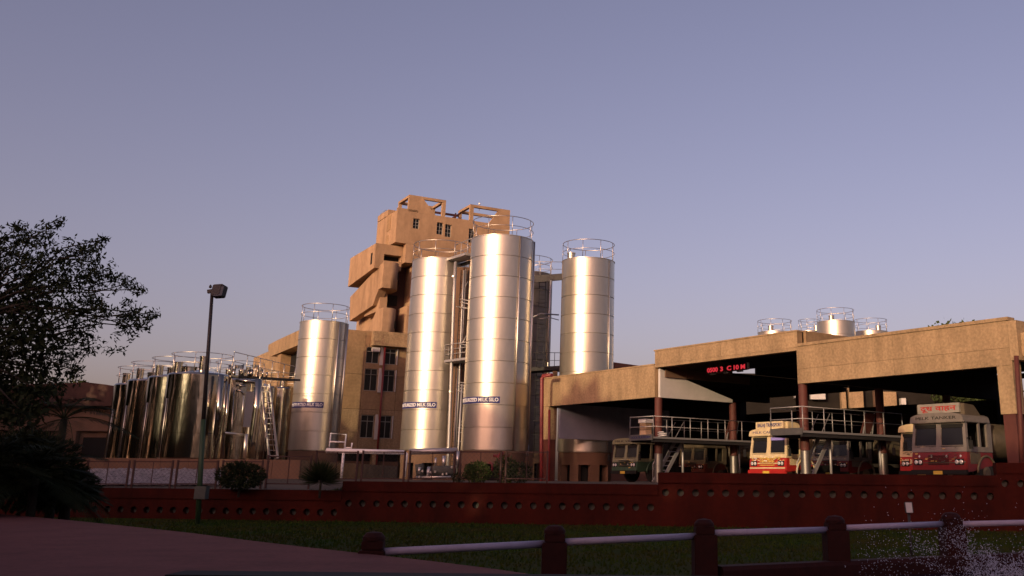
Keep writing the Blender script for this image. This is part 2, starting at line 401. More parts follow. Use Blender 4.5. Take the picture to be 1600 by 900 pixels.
MB().box(-.02, .02, -.19, .19, .2, 1.84)

# ------------------------------------------------------------------ steel silos
def make_silo(label, x, Y, R, z0, z1, conduits=(), lab_end=None, ch=1.245, rail_h=1.15, manhole=None, group='milk silos', base=True, posts_=9, zg=1.45, sm='steel'):
    rz = atan2(-x, Y)
    t = thing('milk_silo', label, 'silo', (x, Y, zg), rz, group, absz=True)
    if base:
        MB().lathe([(R*.0, z0-.02), (R*.97, z0-.02), (R*.97, z0-.75), (R*.85, z0-.75)], 40).build('base_ring', 'brownwall', t)  # pedestal brown is darkened to stand for the shade around it
        pr = None
        for k in range(8):
            a = pi/8+k*pi/4
            if pr is None: pr = MB().box(-.28, .28, -.2, .2, zg-.1, z0-.74).build('base_pier', 'brownwall', t)
            q = pr if k == 0 else share(pr, t)
            q.location = (R*.85*cos(a), R*.85*sin(a), 0); q.rotation_euler = (0, 0, a+pi/2)
        MB().lathe([(R*.62, zg-.1), (R*.62, z0-.7)], 24).build('base_core', 'blk', t)
    n = max(1, round((z1-z0)/ch)); h = (z1-z0)/n
    c0 = MB(); c0.lathe([(R-.055, .0), (R-.053, .045), (R, .047), (R, h-.001), (R-.055, h)], 72)
    src = None
    for k in range(n):
        if src is None:
            src = c0.build('shell_course', sm, t); src.data.transform(Matrix.Translation((0, 0, zg)))
            src.location = (0, 0, z0-zg); src.data.transform(Matrix.Translation((0, 0, -0.)))
        else:
            q = share(src, t, (0, 0, z0-zg+h*k)); 
    MB().lathe([(R-.07, z0), (R-.07, z1)], 48).build('inner_shell', sm, t)
    MB().lathe([(R, z1), (R+.03, z1+.01), (R+.03, z1+.05), (R-.05, z1+.06), (.3, z1+.12), (.001, z1+.125)], 56).build('roof', 'steel', t)
    guard_ring(t, R*.985, z1+.06, rail_h, posts_, a0=.3)
    for (ad, r) in conduits:
        a = radians(ad)-pi/2
        MB().tube([((R+r+.02)*cos(a), (R+r+.02)*sin(a), z0+.05), ((R+r+.02)*cos(a), (R+r+.02)*sin(a), z1)], r, 8).build('conduit', 'steelrail', t)
    if manhole:
        ad, rr, hh, rad = manhole; a = radians(ad)-pi/2
        MB().lathe([(.001, z1), (rad, z1), (rad, z1+hh), (rad+.03, z1+hh), (rad+.03, z1+hh+.06), (.001, z1+hh+.1)], 20, c=(rr*cos(a), rr*sin(a))).build('vent_drum', 'steel', t)
    if lab_end is not None:
        zl, dend = lab_end; arc = radians(93); a1 = radians(dend)-pi/2; a0 = a1-arc; Rr = R+.012
        b = MB(); b.lathe([(Rr-.01, zl-.19), (Rr, zl-.19), (Rr, zl+.19), (Rr-.01, zl+.19)], 40, a0=a0, a1=a1)
        lb = b.build('name_band', 'navy', t)
        Lw = arc*R-.16; amid = (a0+a1)/2
        def place(X, Yy, Z):
            a = amid+X/R; rr = Rr+.006+Z; return (rr*cos(a), rr*sin(a), zl+Yy)
        lettering('name_lettering', 'PASTEURIZED MILK SILO', .29, 'lettw', lb, place, bold=.006, width=Lw)
    return t
s1x = at(504.5, 600, 74).x-.75
S1 = make_silo('shortest of the labelled steel milk silos, standing alone left of the tan block', -20.5, 70, 1.63, 3.26, 11.84, [(37, .05), (66, .07)], (6.22, 15), posts_=8)
S2 = make_silo('tall labelled steel milk silo joined by a catwalk to the tallest one', -11.9, 66, 1.87, 3.25, 15.4, [(58, .03)], (6.0, 8))
S3 = make_silo('tallest and widest labelled steel milk silo in the centre', -7.25, 61, 1.92, 3.15, 15.77, [(34, .05), (80, .06)], (5.98, 7), posts_=8)
S4 = make_silo('unlabelled steel silo rising behind the low canopy fascia', -1.97, 64, 1.70, 3.2, 15.12, [(52, .03)], None, manhole=(-55, 1.35, .42, .25))
S5 = make_silo('shaded steel silo half hidden behind the tallest one', -6.75, 73, 1.87, 3.4, 16.0, [(60, .07)], None, sm='steel_shaded')
far_lab = ['far steel silo top poking highest above the canopy roof', 'far silo seen mostly as a railing ring left of the highest far silo', 'far silo top with railing right of the highest far silo', 'farthest silo whose small railing shows above the canopy step']
for (px_, py_, Y, R, rh), l in zip([(1306, 505, 95, 1.76, 1.15), (1211, 521, 95, 1.62, 1.1), (1361, 520, 98, 1.6, 1.15), (1265, 519, 108, 1.15, 1.2)], far_lab):
    p = at(px_, py_, Y); make_silo(l, p.x, Y, R, 3.4, p.z, [], None, rail_h=rh, group='far silos behind the canopy', base=False, manhole=(40 if Y != 95 else -20, 1.1, .5, .25))
    b = MB().lathe([(R*.9, 1.45), (R*.9, 3.4)], 24)
    o = [q for q in COL.objects if q.parent is None and q.get('label') == l][0]; b.build('base_core', 'conc_dk', o)

# catwalks, ladders and pipes between the silos
def railing(parent, pts, z, h=1.05, r=.022, step=1.1, m='galv', mids=(.5,), toe=0.):
    """straight railing through local points (x,y) at floor z: rail, mid rail, every post"""
    P3 = [Vector((p[0], p[1], z+h)) for p in pts]
    g = MB().tube(P3, r, 6).build('hand_rail', m, parent)
    for q in mids: MB().tube([p-Vector((0, 0, h*(1-q))) for p in P3], r*.8, 6).build('mid_rail', m, g)
    src = None
    for a, b in zip(P3, P3[1:]):
        n = max(1, round((b-a).length/step))
        for k in range(n+1):
            p = a.lerp(b, k/n)
            if src is None:
                root = parent
                while root.parent: root = root.parent
                src = MB().tube([(0, 0, z), (0, 0, z+h)], r, 6).build('rail_post', m, g); q = src
            else: q = share(src, g)
            q.location = (p.x, p.y, 0)
    if toe: MB().tube([p-Vector((0, 0, h-toe)) for p in P3], r*.8, 4).build('toe_rail', m, g)
    return g
def vladder(parent, x, y, z0, z1, rz=0., w_=.45, m='steelrail', cage=False):
    ux, uy = cos(rz), sin(rz); b = MB()
    for s_ in (-1, 1): b.tube([(x+ux*s_*w_/2, y+uy*s_*w_/2, z0), (x+ux*s_*w_/2, y+uy*s_*w_/2, z1)], .03, 6)
    l = b.build('ladder_stile', m, parent); src = None; k = 0
    while z0+.3*(k+1) < z1:
        if src is None: src = MB().tube([(-w_/2*ux, -w_/2*uy, z0+.3), (w_/2*ux, w_/2*uy, z0+.3)], .018, 5).build('rung', m, l); q = src
        else: q = share(src, l)
        q.location = (x, y, .3*k); k += 1
    if cage:
        zz = z0+1.5; src = None; k = 0
        hoop = [(.38*cos(t)*ux-.38*(sin(t)+.5)*(-uy), .38*cos(t)*uy-.38*(sin(t)+.5)*ux, zz) for t in [pi*j/8 for j in range(9)]]
        while zz+k*.9 < z1:
            if src is None: src = MB().tube(hoop, .02, 5).build('cage_hoop', m, l); q = src
            else: q = share(src, l)
            q.location = (x, y, .9*k); k += 1
    return l
cw = thing('silo_catwalk', 'high steel catwalk bridging the tops of the two tallest labelled silos', 'catwalk', (-9.7, 64.2, 15.0), 0, absz=True)
a = at(708, 407, 64.6); b = at(738, 398, 62.3)
mid = (a+b)/2; dvec = b-a
c = MB(); c.bar(a, b, 1.0, .16); c.build('deck', 'galv', cw, world=True)
c = MB(); c.bar(a+Vector((.4, .5, -.2)), b+Vector((.4, .5, -.2)), .12, .2); c.build('beam', 'dkmetal', cw, world=True)
railing(cw, [(a.x+9.7, a.y-64.2+.5), (b.x+9.7, b.y-64.2+.5)], a.z+.1)
pl = thing('silo_platform', 'small railed service platform halfway up between the two tallest labelled silos', 'platform', (-9.9, 63.4, 8.7), 0, absz=True)
a = at(694, 566, 63.6); b = at(729, 560, 62.0)
MB().prism([(a.x+9.9, a.y-63.4), (b.x+9.9, b.y-63.4), (b.x+10.2, b.y-62.2), (a.x+10.2, a.y-62.2)], 'z', a.z, a.z+.14).build('deck', 'galv', pl)
railing(pl, [(a.x+10.2, a.y-62.3), (a.x+9.9, a.y-63.38), (b.x+9.9, b.y-63.38)], a.z+.14, .95, step=.7, mids=(.35, .67))
pr = thing('silo_pipework', 'bundle of vertical steel pipes and ladder in the gap left of the tallest silo', 'pipework', (-9.6, 64, 1.5), 0, absz=True)
def px_pipe(name, pts, r, m='galv', parent=pr, n=10): return MB().tube([at(*p) for p in pts], r, n).build(name, m, parent, world=True)
px_pipe('down_pipe', [(712, 409, 63.5), (709, 470, 63.5), (701, 703, 63.5), (699, 742, 63.5)], .10)
for q in ((709, 432), (701, 700), (704, 612)):
    p = at(q[0], q[1], 63.5); MB().lathe([(.13, p.z-.05), (.15, p.z-.05), (.15, p.z+.05), (.13, p.z+.05)], 12, c=(p.x+9.6, p.y-64)).build('pipe_clamp', 'steelrail', pr)
px_pipe('riser_pipe', [(725, 422, 64.0), (722, 480, 64.0), (717, 610, 64.0), (711, 720, 64.0)], .055)
px_pipe('riser_pipe', [(728, 420, 64.1), (723, 520, 64.1), (721, 560, 64.1)], .04)
px_pipe('riser_pipe', [(716, 575, 64.0), (711, 668, 64.0), (709, 740, 64.0)], .05)
px_pipe('riser_pipe', [(722, 600, 63), (716, 705, 63), (713, 742, 63)], .06)
for y_ in (468, 473, 480, 538, 598, 602, 607, 612, 664, 669, 676, 690):
    dx = random.uniform(-3, 3); px_pipe('cross_pipe', [(716+dx, y_-1, 64.0), (733+dx*.3, y_+2, 63.2)], .035, n=6)
for y0_ in (440, 520, 590, 640):
    px_pipe('cross_brace', [(718, y0_+25, 64.1), (731, y0_, 64.1)], .03, n=6)
p = at(722, 500, 64.2); vladder(pr, p.x+9.6, p.y-64, 2.0, 14.6, .2, m='dkmetal')
a = at(709, 500, 64.5); b = at(731, 500, 64.5); MB().prism([(a.x+9.6, .38), (b.x+9.6, .38), (b.x+9.6, .44), (a.x+9.6, .44)], 'z', 1.5, at(720, 418, 64.5).z).build('silo_shade_screen', 'brownwall', pr)  # added dark sheet standing for the shaded right side of the silo
# right gap between tallest silo and the one behind the canopy
pr2 = thing('silo_tower_walk', 'dark steel walkway tower and ladders between the tallest silo and the canopy silo', 'walkway', (-4.9, 69, 1.5), 0, absz=True)
a = at(826, 432, 69); b = at(878, 428, 69)
MB().bar(a+Vector((0, .8, 0)), b+Vector((0, .8, 0)), 1.2, .15).build('deck', 'dkmetal', pr2, world=True)
MB().bar(a+Vector((0, .1, -.28)), b+Vector((0, .1, -.25)), .1, .34).build('edge_beam', 'dkmetal', pr2, world=True)
railing(pr2, [(a.x+4.9, .2), (b.x+4.9, .2)], a.z+.05, 1.05, step=.8)
a = at(824, 577, 69); b = at(880, 574, 69)
MB().bar(a+Vector((0, .8, 0)), b+Vector((0, .8, 0)), 1.6, .25).build('deck', 'dkmetal', pr2, world=True)
railing(pr2, [(a.x+4.9, .1), (b.x+4.9, .1)], a.z+.1, 1.05, step=.6, m='dkmetal')
px_pipe('riser_pipe', [(832, 432, 68), (829, 500, 68), (828, 566, 68)], .09, parent=pr2)
px_pipe('riser_pipe', [(861, 438, 68.4), (858, 500, 68.4), (856, 566, 68.4)], .07, parent=pr2)
px_pipe('cross_pipe', [(829, 497, 68), (845, 490, 68), (873, 492, 68.6)], .05, parent=pr2, n=6)
px_pipe('cross_pipe', [(842, 498, 68), (858, 496, 68), (873, 500, 68.6)], .03, parent=pr2, n=6)
px_pipe('riser_pipe', [(828, 590, 68), (826, 640, 68), (825, 690, 68)], .06, parent=pr2)
px_pipe('valve_pipe', [(824, 695, 66), (824, 712, 66)], .1, parent=pr2)
p = at(846, 500, 70.2); vladder(pr2, p.x+4.9, 1.2, 3, 15.4, 0, m='dkmetal', cage=True)
for k in range(4):
    p = at(862+6*k, 752-6*0, 68.5); MB().box(p.x+4.9-.16, p.x+4.9+.16, -.2, .2, 1.4, a.z-.1).build('column', 'conc_dk', pr2) if k in (0,) else None

# ------------------------------------------------------------------ polished storage tanks
def make_tank(label, x, Y, R, z0, z1, drums=(), rail=True, m='mirror', seam=None, g='polished storage tanks in the left row'):
    t = thing('storage_tank', label, 'tank', (x, Y, z0), atan2(-x, Y), 'polished storage tanks in the left row', absz=True)
    zs = seam or z0+(z1-z0)*.62
    MB().lathe([(R*.96, z0+.0), (R-.02, z0+.03), (R, z0+.05), (R, z0+1.3)], 64).build('lower_shell', m, t)
    MB().lathe([(R-.015, z0+1.3), (R, z0+1.315), (R, zs)], 64).build('middle_shell', m, t)
    MB().lathe([(R-.015, zs), (R, zs+.015), (R, z1-.12), (R-.05, z1-.03), (R-.14, z1)], 64).build('upper_shell', m, t)
    MB().lathe([(R-.14, z1), (.4, z1+.22), (.001, z1+.25)], 48).build('roof', m, t)
    if rail: guard_ring(t, R*.95, z1, 1.05, 7, r=.018)
    for (dx, dy, r, h) in drums:
        MB().lathe([(r, z1-.05), (r, z1+h), (r+.03, z1+h), (r+.03, z1+h+.05), (.001, z1+h+.07)], 20, c=(dx, dy)).build('manway_drum', m, t)
    for ad in (-62, 35):
        a = radians(ad)-pi/2; MB().tube([((R+.04)*cos(a), (R+.04)*sin(a), z0), ((R+.04)*cos(a), (R+.04)*sin(a), zs)], .025, 6).build('sensor_conduit', 'steelrail', t)
    return t
TR = 1.66
TK = []
for (l, lx, Y, zt, zb, dr) in [('nearest and largest polished tank with a tall vent drum beside the lamp post', 265, 56, 6.95, 2.45, [(-1.15, -.6, .2, .5), (.1, .1, .22, .95), (-.6, .3, .4, .35)]),
                       ('polished tank second from the lamp post, bright streak on its side', 235.5, 59.5, 7.1, 2.45, [(-1.1, -.5, .2, .55), (-.3, .2, .4, .5)]),
                       ('polished tank third from the lamp post with a gold streak', 204, 63, 7.2, 2.5, [(-1.0, -.5, .2, .6), (-.2, .2, .4, .45)]),
                       ('farthest left polished tank, almost black with a thin bright edge', 184, 66.5, 7.25, 2.5, [(-1.0, -.4, .22, .6)])]:
    p = at(lx, 592, Y); TK.append(make_tank(l, p.x+TR, Y, TR, zb, zt, dr, seam=zb+3.1))
p = at(372, 600, 63); TK.append(make_tank('dark tank tucked behind the gold pipes right of the nearest tank', p.x, 63, 1.5, 2.5, 7.3, [(.2, -.5, .25, .5), (-.6, 0, .2, .6)]))
p = at(441, 607, 77); TK.append(make_tank('brown reflecting tank partly behind the leftmost silo', p.x, 77, 1.72, 2.5, p.z, [(.05, -.7, .26, .55)]))
p = at(406, 600, 71); TK.append(make_tank('brown tank behind the stair, between pipes and leftmost silo', p.x, 71, 1.2, 2.5, 7.6, []))
pl = MB(); a = at(120, 718, 54.3); b = at(470, 718, 54.3)
pth = thing('tank_plinth', 'low tan concrete plinth carrying the row of polished tanks', 'plinth', (a.x, 54.3, 1.2), 0, absz=True)
L_ = b.x-a.x
for k in range(8):
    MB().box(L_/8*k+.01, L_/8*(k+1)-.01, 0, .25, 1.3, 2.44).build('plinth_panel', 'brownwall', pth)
MB().box(0, L_, .24, 24, 1.1, 2.43).build('plinth_deck', 'conc_dk', pth)

tp = thing('tank_pipework', 'tangle of gold lit pipes, valves and stair between polished tanks and leftmost silo', 'pipework', (-20.5, 57, 2.4), 0, absz=True)
def tpipe(n_, pts, r, m='mirror', n=12): return MB().tube([at(*p) for p in pts], r, n).build(n_, m, tp, world=True)
tpipe('thick_pipe', [(404, 592, 56), (401, 640, 56), (394, 690, 56), (392, 716, 56)], .20, 'mirror', 16)
tpipe('header_pipe', [(369, 594, 56), (403, 597, 56)], .11)
tpipe('thick_pipe', [(346, 586, 54.6), (342, 640, 54.6), (339, 680, 54.6)], .16)
tpipe('thin_pipe', [(354, 596, 54.4), (350, 640, 54.4), (343, 678, 54.4), (334, 716, 54.4)], .05)
tpipe('thin_pipe', [(358, 600, 54.4), (354, 650, 54.4), (350, 672, 54.4), (349, 716, 54.4)], .06)
tpipe('thin_pipe', [(366, 610, 55), (362, 670, 55), (356, 716, 55)], .03)
tpipe('thin_pipe', [(381, 618, 55), (377, 665, 55)], .035, 'steelrail')
tpipe('thin_pipe', [(349, 676, 54.4), (384, 680, 55.5)], .06, 'steelrail')
tpipe('valve_stand', [(385, 678, 55.4), (383, 700, 55.4), (382, 716, 55.4)], .10, 'steelrail')
tpipe('small_elbow', [(369, 610, 55.3), (376, 610, 55.3), (381, 616, 55.3)], .06)
tpipe('small_elbow', [(369, 602, 55.6), (384, 603, 55.6)], .05)
p = at(392, 612, 58); q = at(387, 667, 58)
MB().bar(p, q, .5, .12).build('insulated_duct', 'white', tp, world=True)
MB().bar(at(362, 588, 56.5), at(460, 594, 64), .8, .12).build('catwalk_deck', 'dkmetal', tp, world=True)
A = at(362, 587, 56.2)-Vector((-20.5, 57, 0)); B_ = at(460, 593, 63.7)-Vector((-20.5, 57, 0))
railing(tp, [(A.x, A.y), (B_.x, B_.y)], (A.z+B_.z)/2, 1.05, step=1.6, m='steelrail')
for k in range(9):
    x_ = 360+k*7+random.uniform(-3, 3); h_ = random.uniform(8, 24); p0 = (x_, 590, 57); p1 = (x_+1, 590-h_, 57)
    tpipe('valve_stem', [p0, p1], random.choice((.04, .06, .09)), 'mirror', 8)
for k in range(6):
    x_ = 362+k*9; p = at(x_, 582-random.uniform(0, 10), 57)
    MB().lathe([(.001, p.z-.08), (.13, p.z-.08), (.13, p.z+.08), (.001, p.z+.08)], 10, c=(p.x+20.5, 0)).build('valve_head', 'mirror', tp)
# stair right of the pipes
for (xa, xb, YY) in ((413, 426, 57), (425, 436, 57)): pass
stt = thing('tank_stair', 'steep steel stair climbing to the tank catwalk', 'stair', tuple(at(422, 716, 57.5)[:2])+(2.4,), 0, absz=True)
MB().bar(at(421, 716, 57.5), at(408, 600, 57.5), .07, .2).build('stringer', 'galv', stt, world=True)
MB().bar(at(434, 716, 57.5), at(421, 600, 57.5), .07, .2).build('stringer', 'galv', stt, world=True)
for k in range(14):
    t = (k+.5)/14; MB().bar(at(421-13*t, 716-116*t, 57.5), at(434-13*t, 716-116*t, 57.5), .22, .03).build('tread', 'galv', stt, world=True)
for o_ in (-1, 12):
    MB().tube([at(416+o_, 705, 57.1), at(403+o_, 594, 57.1)], .025, 6).build('hand_rail', 'steelrail', stt, world=True)
for k in range(5):
    t = k/4; MB().tube([at(419-12*t, 712-112*t, 57.1), at(417-12*t, 692-112*t, 57.1)], .02, 5).build('rail_post', 'steelrail', stt, world=True)

# ------------------------------------------------------------------ tall tan tower
TO = at(634, 385, 84); TRZ = radians(90-59)
tw = thing('stair_tower', 'tall sunlit tan concrete tower with stepped boxes and open rooftop frames', 'tower', (TO.x, TO.y, 1.5), TRZ, absz=True)
wins = [(.51, 1.09, 22.31, 23.2), (2.68, 3.28, 22.08, 23.16), (3.46, 4.06, 21.96, 23.09), (5.7, 6.26, 21.72, 22.99)]
b = MB(); b.holewall(-.95, 9.65, 20.9, 23.75, wins, 0, .22)
b.box(-.95, 9.65, 0, 5.4, 20.9, 23.75, skip='f'); b.build('upper_block', 'conc_tower', tw)
b = MB(); b.box(0.02, 9.6, .004, 10, 19.25, 20.895); b.box(.95, 9.6, .006, 10, 15.6, 19.25); b.box(.5, 9.6, .006, 10, 12.0, 15.6); b.box(-.9, .6, 2.8, 9.5, 12, 20.8); b.build('main_body', 'conc_tower', tw)
MB().box(-.95, 0.9, 0.0, .25, 23.752, 23.95).build('parapet', 'conc_tower', tw)
for w_ in wins:
    f = MB(); x0, x1, z0, z1 = w_; y = .14
    for q in ((x0, x0+.05), (x1-.05, x1), ((x0+x1)/2-.02, (x0+x1)/2+.02)): f.box(q[0], q[1], y, y+.05, z0, z1)
    for k in range(4): zz = z0+(z1-z0-.04)*k/3; f.box(x0, x1, y-.002, y+.052, zz, zz+.04)
    fo = f.build('window', 'frame', tw); MB().box(x0, x1, .18, .20, z0, z1).build('pane', 'glass', fo)
# rooftop frames
def roof_frame(x0, x1, gus, right):
    zt = 25.25
    b = MB()
    if not right: b.prism([(x0, 23.755), (x0, zt), (x0+1.1, zt), (x0+2.5, 23.755)], 'y', .0, .28)
    else: b.prism([(x1, 23.755), (x1, zt), (x1-1.0, zt), (x1-2.0, 23.755)], 'y', .0, .28)
    b.build('gusset_wall', 'conc_tower', tw)
    MB().box(*((x0+1.05, x1) if not right else (x0, x1-.95)), .003, .277, zt-.24, zt-.003).build('roof_beam', 'conc_tower', tw)
    MB().box(*((x1-.32, x1-.002) if not right else (x0+.002, x0+.34)), .01, .27, 23.755, zt-.242).build('roof_post', 'conc_tower', tw)
    for xx in (x0, x1-.28):
        MB().box(xx+.004, xx+.276, .282, 2.6, zt-.22, zt-.004).build('roof_beam', 'conc_tower', tw)
    MB().box(x0, x1, 2.602, 2.86, zt-.24, zt).build('roof_beam', 'conc_tower', tw)
    for xx in (x0, x1-.28): MB().box(xx+.01, xx+.27, 2.61, 2.85, 23.755, zt-.242).build('roof_post', 'conc_tower', tw)
roof_frame(0.0, 3.4, 0, False); roof_frame(5.72, 9.62, 0, True)
MB().box(-1.0, 3.2, 2.4, 5.3, 23.755, 24.3).build('roof_upstand', 'conc_tower', tw)
for zz in (24.75, 24.25): MB().box(3.41, 5.71, 2.65, 2.8, zz-.09, zz+.09).build('steel_beam', 'maroon', tw)
MB().bar((4.3, 2.9, 23.8), (5.3, 1.2, 24.6), .1, .14).build('steel_brace', 'maroon', tw)
MB().bar((4.9, 1.4, 23.75), (4.9, 1.4, 24.6), .1).build('steel_post', 'maroon', tw)
MB().tube([(7.2, 1.5, 25.2), (7.2, 1.5, 26.0)], .03, 6).build('aerial_mast', 'galv', tw)
MB().lathe([(.001, 25.75), (.1, 25.8), (.1, 25.9), (.001, 25.95)], 8, c=(7.2, 1.5)).build('beacon', 'lettw', tw)
rr = [(-1-.0, 5.2-1.6*k/6, 24.0+.5*sin(pi*k/6)) for k in range(7)]
MB().tube([(-.9, 4.9, 23.75), (-.9, 4.9, 24.4), (-.9, 3.4, 24.5), (-.9, 3.0, 23.75)], .025, 6).build('roof_rail', 'galv', tw)
# left flank of the upper block: recess strips
MB().box(-.99, -.952, 1.6, 2.5, 22.3, 23.75).build('flank_panel', 'conc_dk', tw)
MB().box(-.975, -.953, 1.9, 2.5, 20.9, 21.9).build('flank_door', 'conc_dk', tw)
# block A with strip opening
op = [(-1.58, -.05, 19.38, 19.92)]
b = MB(); b.holewall(-2.35, 0.0, 18.65, 20.78, op, .8, .8); b.box(-2.35, 0, .8, 8.2, 18.62, 20.78, skip='fbl')
b.quad((-2.35, .8, 18.65), (-2.35, 8.2, 18.15), (-2.35, 8.2, 20.78), (-2.35, .8, 20.78)); b.quad((-2.35, .8, 18.65), (0, .8, 18.65), (0, 8.2, 18.15), (-2.35, 8.2, 18.15)); b.quad((-2.35, 8.2, 18.15), (0, 8.2, 18.15), (0, 8.2, 20.78), (-2.35, 8.2, 20.78))
b.build('balcony_box', 'conc_tower', tw)
MB().box(-1.6, .0, 1.55, 1.6, 19.36, 19.94).build('balcony_opening', 'blk', tw)
f = MB().box(-2.365, -2.345, 1.55, 1.95, 19.1, 20.1).build('slot_window', 'blk', tw); MB().box(-2.372, -2.352, 1.95, 2.05, 19.08, 20.12).build('slot_reveal', 'conc_tower', f)
# block B: ramped stair mass with a rounded nose
def stair_mass(name, poly, xa, xr, z0, z1, win):
    b = MB(); b.prism(poly, 'x', xa, xr)
    b.build(name, 'conc_tower', tw)
    r_ = .95; y0 = poly[0][0]; n = MB(); N = 14
    cs = [(xr-.001, y0)]+[(xr+r_*sin(pi/2*k/N), y0+r_*1.5*(1-cos(pi/2*k/N))) for k in range(1, N+1)]+[(xr+r_, y0+2.9), (xr-.001, y0+2.9)]
    i = len(n.v)
    for (x, y) in cs: n.v += [(x, y, z0), (x, y, z1)]
    for k in range(len(cs)-1): n.f.append((i+2*k, i+2*k+2, i+2*k+3, i+2*k+1)); n.sm.append(k < N)
    n.f.append(tuple(i+2*k for k in range(len(cs)))); n.f.append(tuple(i+2*k+1 for k in range(len(cs)))[::-1]); n.sm += [False, False]
    no = n.build('rounded_nose', 'conc_tower', tw)
    t_ = radians(58); MB().obox((xr+r_*sin(t_)+.02, y0+r_*1.5*(1-cos(t_))-.02, win), .55, .06, .62, radians(68)).build('slit_window', 'blk', no)
stair_mass('stair_mass', [(-.5, 19.05), (8.6, 17.3), (8.2, 15.07), (1.7, 15.6), (.4, 16.8), (-.5, 16.8)], -1.95, -1.25, 16.8, 19.05, 18.0)
stair_mass('lower_stair_mass', [(-.3, 15.2), (1.6, 15.1), (3.2, 13.9), (4.4, 12.2), (-.3, 12.2)], -1.65, -1.15, 12.2, 15.2, 13.9)
MB().box(-1.6, -.95, 1.0, 5, 15.1, 17.0).build('stair_pier', 'conc_tower', tw)
MB().box(-.95, 1.0, 2.2, 2.79, 12.2, 19.2).build('shaded_recess_wall', 'darkroof', tw)  # dark red-brown puts the shade of the recess into the wall colour
fo = MB().box(.75, 1.25, -.02, .0, 13.6, 14.8).build('window', 'frame', tw); MB().box(.81, 1.19, -.03, -.022, 13.66, 14.74).build('pane', 'glass', fo)
MB().box(1.9, 9.6, -.3, -.001, 1.5, 17.6).build('shaded_facade', 'brownwall', tw); MB().box(1.0, 9.6, .01, 10, 1.5, 12.0).build('lower_body', 'conc_dk', tw)  # brown slab in front of the body stands for the tower wall in shade
for z_ in (13.2, 15.8, 17.6): MB().box(-.7, .3, 2.14, 2.19, z_, z_+.9).build('recess_opening', 'blk', tw)

# ------------------------------------------------------------------ office block behind the left silo
OO = at(575, 516, 76)
ob = thing('office_block', 'tan panelled office block with red pipe between its windows', 'building', (OO.x, OO.y, 1.5), TRZ, absz=True)
X0 = -3.3; rows = [(9.85, 11.05), (7.82, 9.45), (4.4, 6.05)]; holes = []
for (za, zb_) in rows: holes += [(0.02, 1.02, za, zb_), (1.42, 2.36, za, zb_)]
MB().box(X0+.02, 3.58, .03, 22, 3.55, 12.2, skip='f').build('core', 'brownwall', ob)
zj = [3.55, 6.45, 9.0, 12.25]; xj = [X0, -1.6, -.12, 2.5, 3.6]
for i in range(4):
    for j in range(3):
        x0, x1, z0, z1 = xj[i]+.008, xj[i+1]-.008, zj[j]+.008, zj[j+1]-.008
        hs = [(max(h[0], x0), min(h[1], x1), max(h[2], z0), min(h[3], z1)) for h in holes if i == 2 and h[2] < z1 and h[3] > z0]
        hs = [h for h in hs if h[3]-h[2] > .02]
        b = MB().holewall(x0, x1, z0, z1, hs, 0, .16)
        b.quad((x0, 0, z0), (x0, .03, z0), (x0, .03, z1), (x0, 0, z1)); b.quad((x1, 0, z0), (x1, 0, z1), (x1, .03, z1), (x1, .03, z0))
        b.quad((x0, 0, z1), (x0, .03, z1), (x1, .03, z1), (x1, 0, z1)); b.quad((x0, 0, z0), (x1, 0, z0), (x1, .03, z0), (x0, .03, z0))
        b.build('wall_panel', 'conc_dk' if j else 'conc', ob, fix=False)
for h in holes:
    x0, x1, z0, z1 = h; f = MB(); y = .1
    for q in ((x0, x0+.05), (x1-.05, x1), ((x0+x1)/2-.02, (x0+x1)/2+.02)): f.box(q[0], q[1], y, y+.04, z0, z1)
    for zz in (z0, z1-.05, z0+(z1-z0)*.72): f.box(x0, x1, y-.003, y+.043, zz, zz+.045)
    fo = f.build('window', 'frame', ob); MB().box(x0, x1, .125, .15, z0, z1).build('pane', 'glass', fo)
for (za, zb_) in rows:
    MB().prism([(1.06, za-.1), (1.06, zb_+.05), (1.2, zb_+.05), (1.36, za+.5), (1.3, za-.1)], 'y', -.22, -.002).build('sun_fin', 'white', ob)
    MB().box(2.37, 2.43, -.1, .02, za, zb_).build('window_reveal', 'white', ob)
MB().tube([(1.32, -.32, 2.0), (1.32, -.32, 11.4)], .075, 10).build('drain_pipe', 'redpipe', ob)
MB().box(.3, 2.95, -.62, -.004, 11.15, 12.22).build('window_hood', 'conc', ob)
b = MB().box(.35, .9, -.45, -.1, 10.7, 11.0).build('air_unit', 'white', ob)
MB().box(X0, 3.4, .9, 1.4, 1.4, 2.75).build('plinth_wall', 'brownwall', ob); MB().box(X0, 3.4, 1.2, 1.5, 2.7, 3.55).build('strip_window', 'glass', ob)
MB().box(1.15, 1.55, .3, .8, 1.4, 3.6).build('pier', 'conc', ob)
# the part that runs away to the left, with a box overhang
MB().box(X0, X0+.3, .25, 24, 3.4, 12.26).build('flank_wall', 'conc', ob)
MB().prism([(1.2, 12.35), (10.5, 12.35), (13.5, 12.3), (13.5, 11.9), (12.2, 11.2), (1.2, 11.2)], 'x', X0-1.0, X0-.003).build('roof_box', 'conc', ob)
MB().box(X0-.8, X0-.003, 9.4, 10.6, 4, 11.18).build('flank_fin', 'conc_dk', ob)
MB().box(X0-.02, X0-.003, 7.4, 9.3, 9.2, 11.1).build('flank_recess', 'blk', ob)

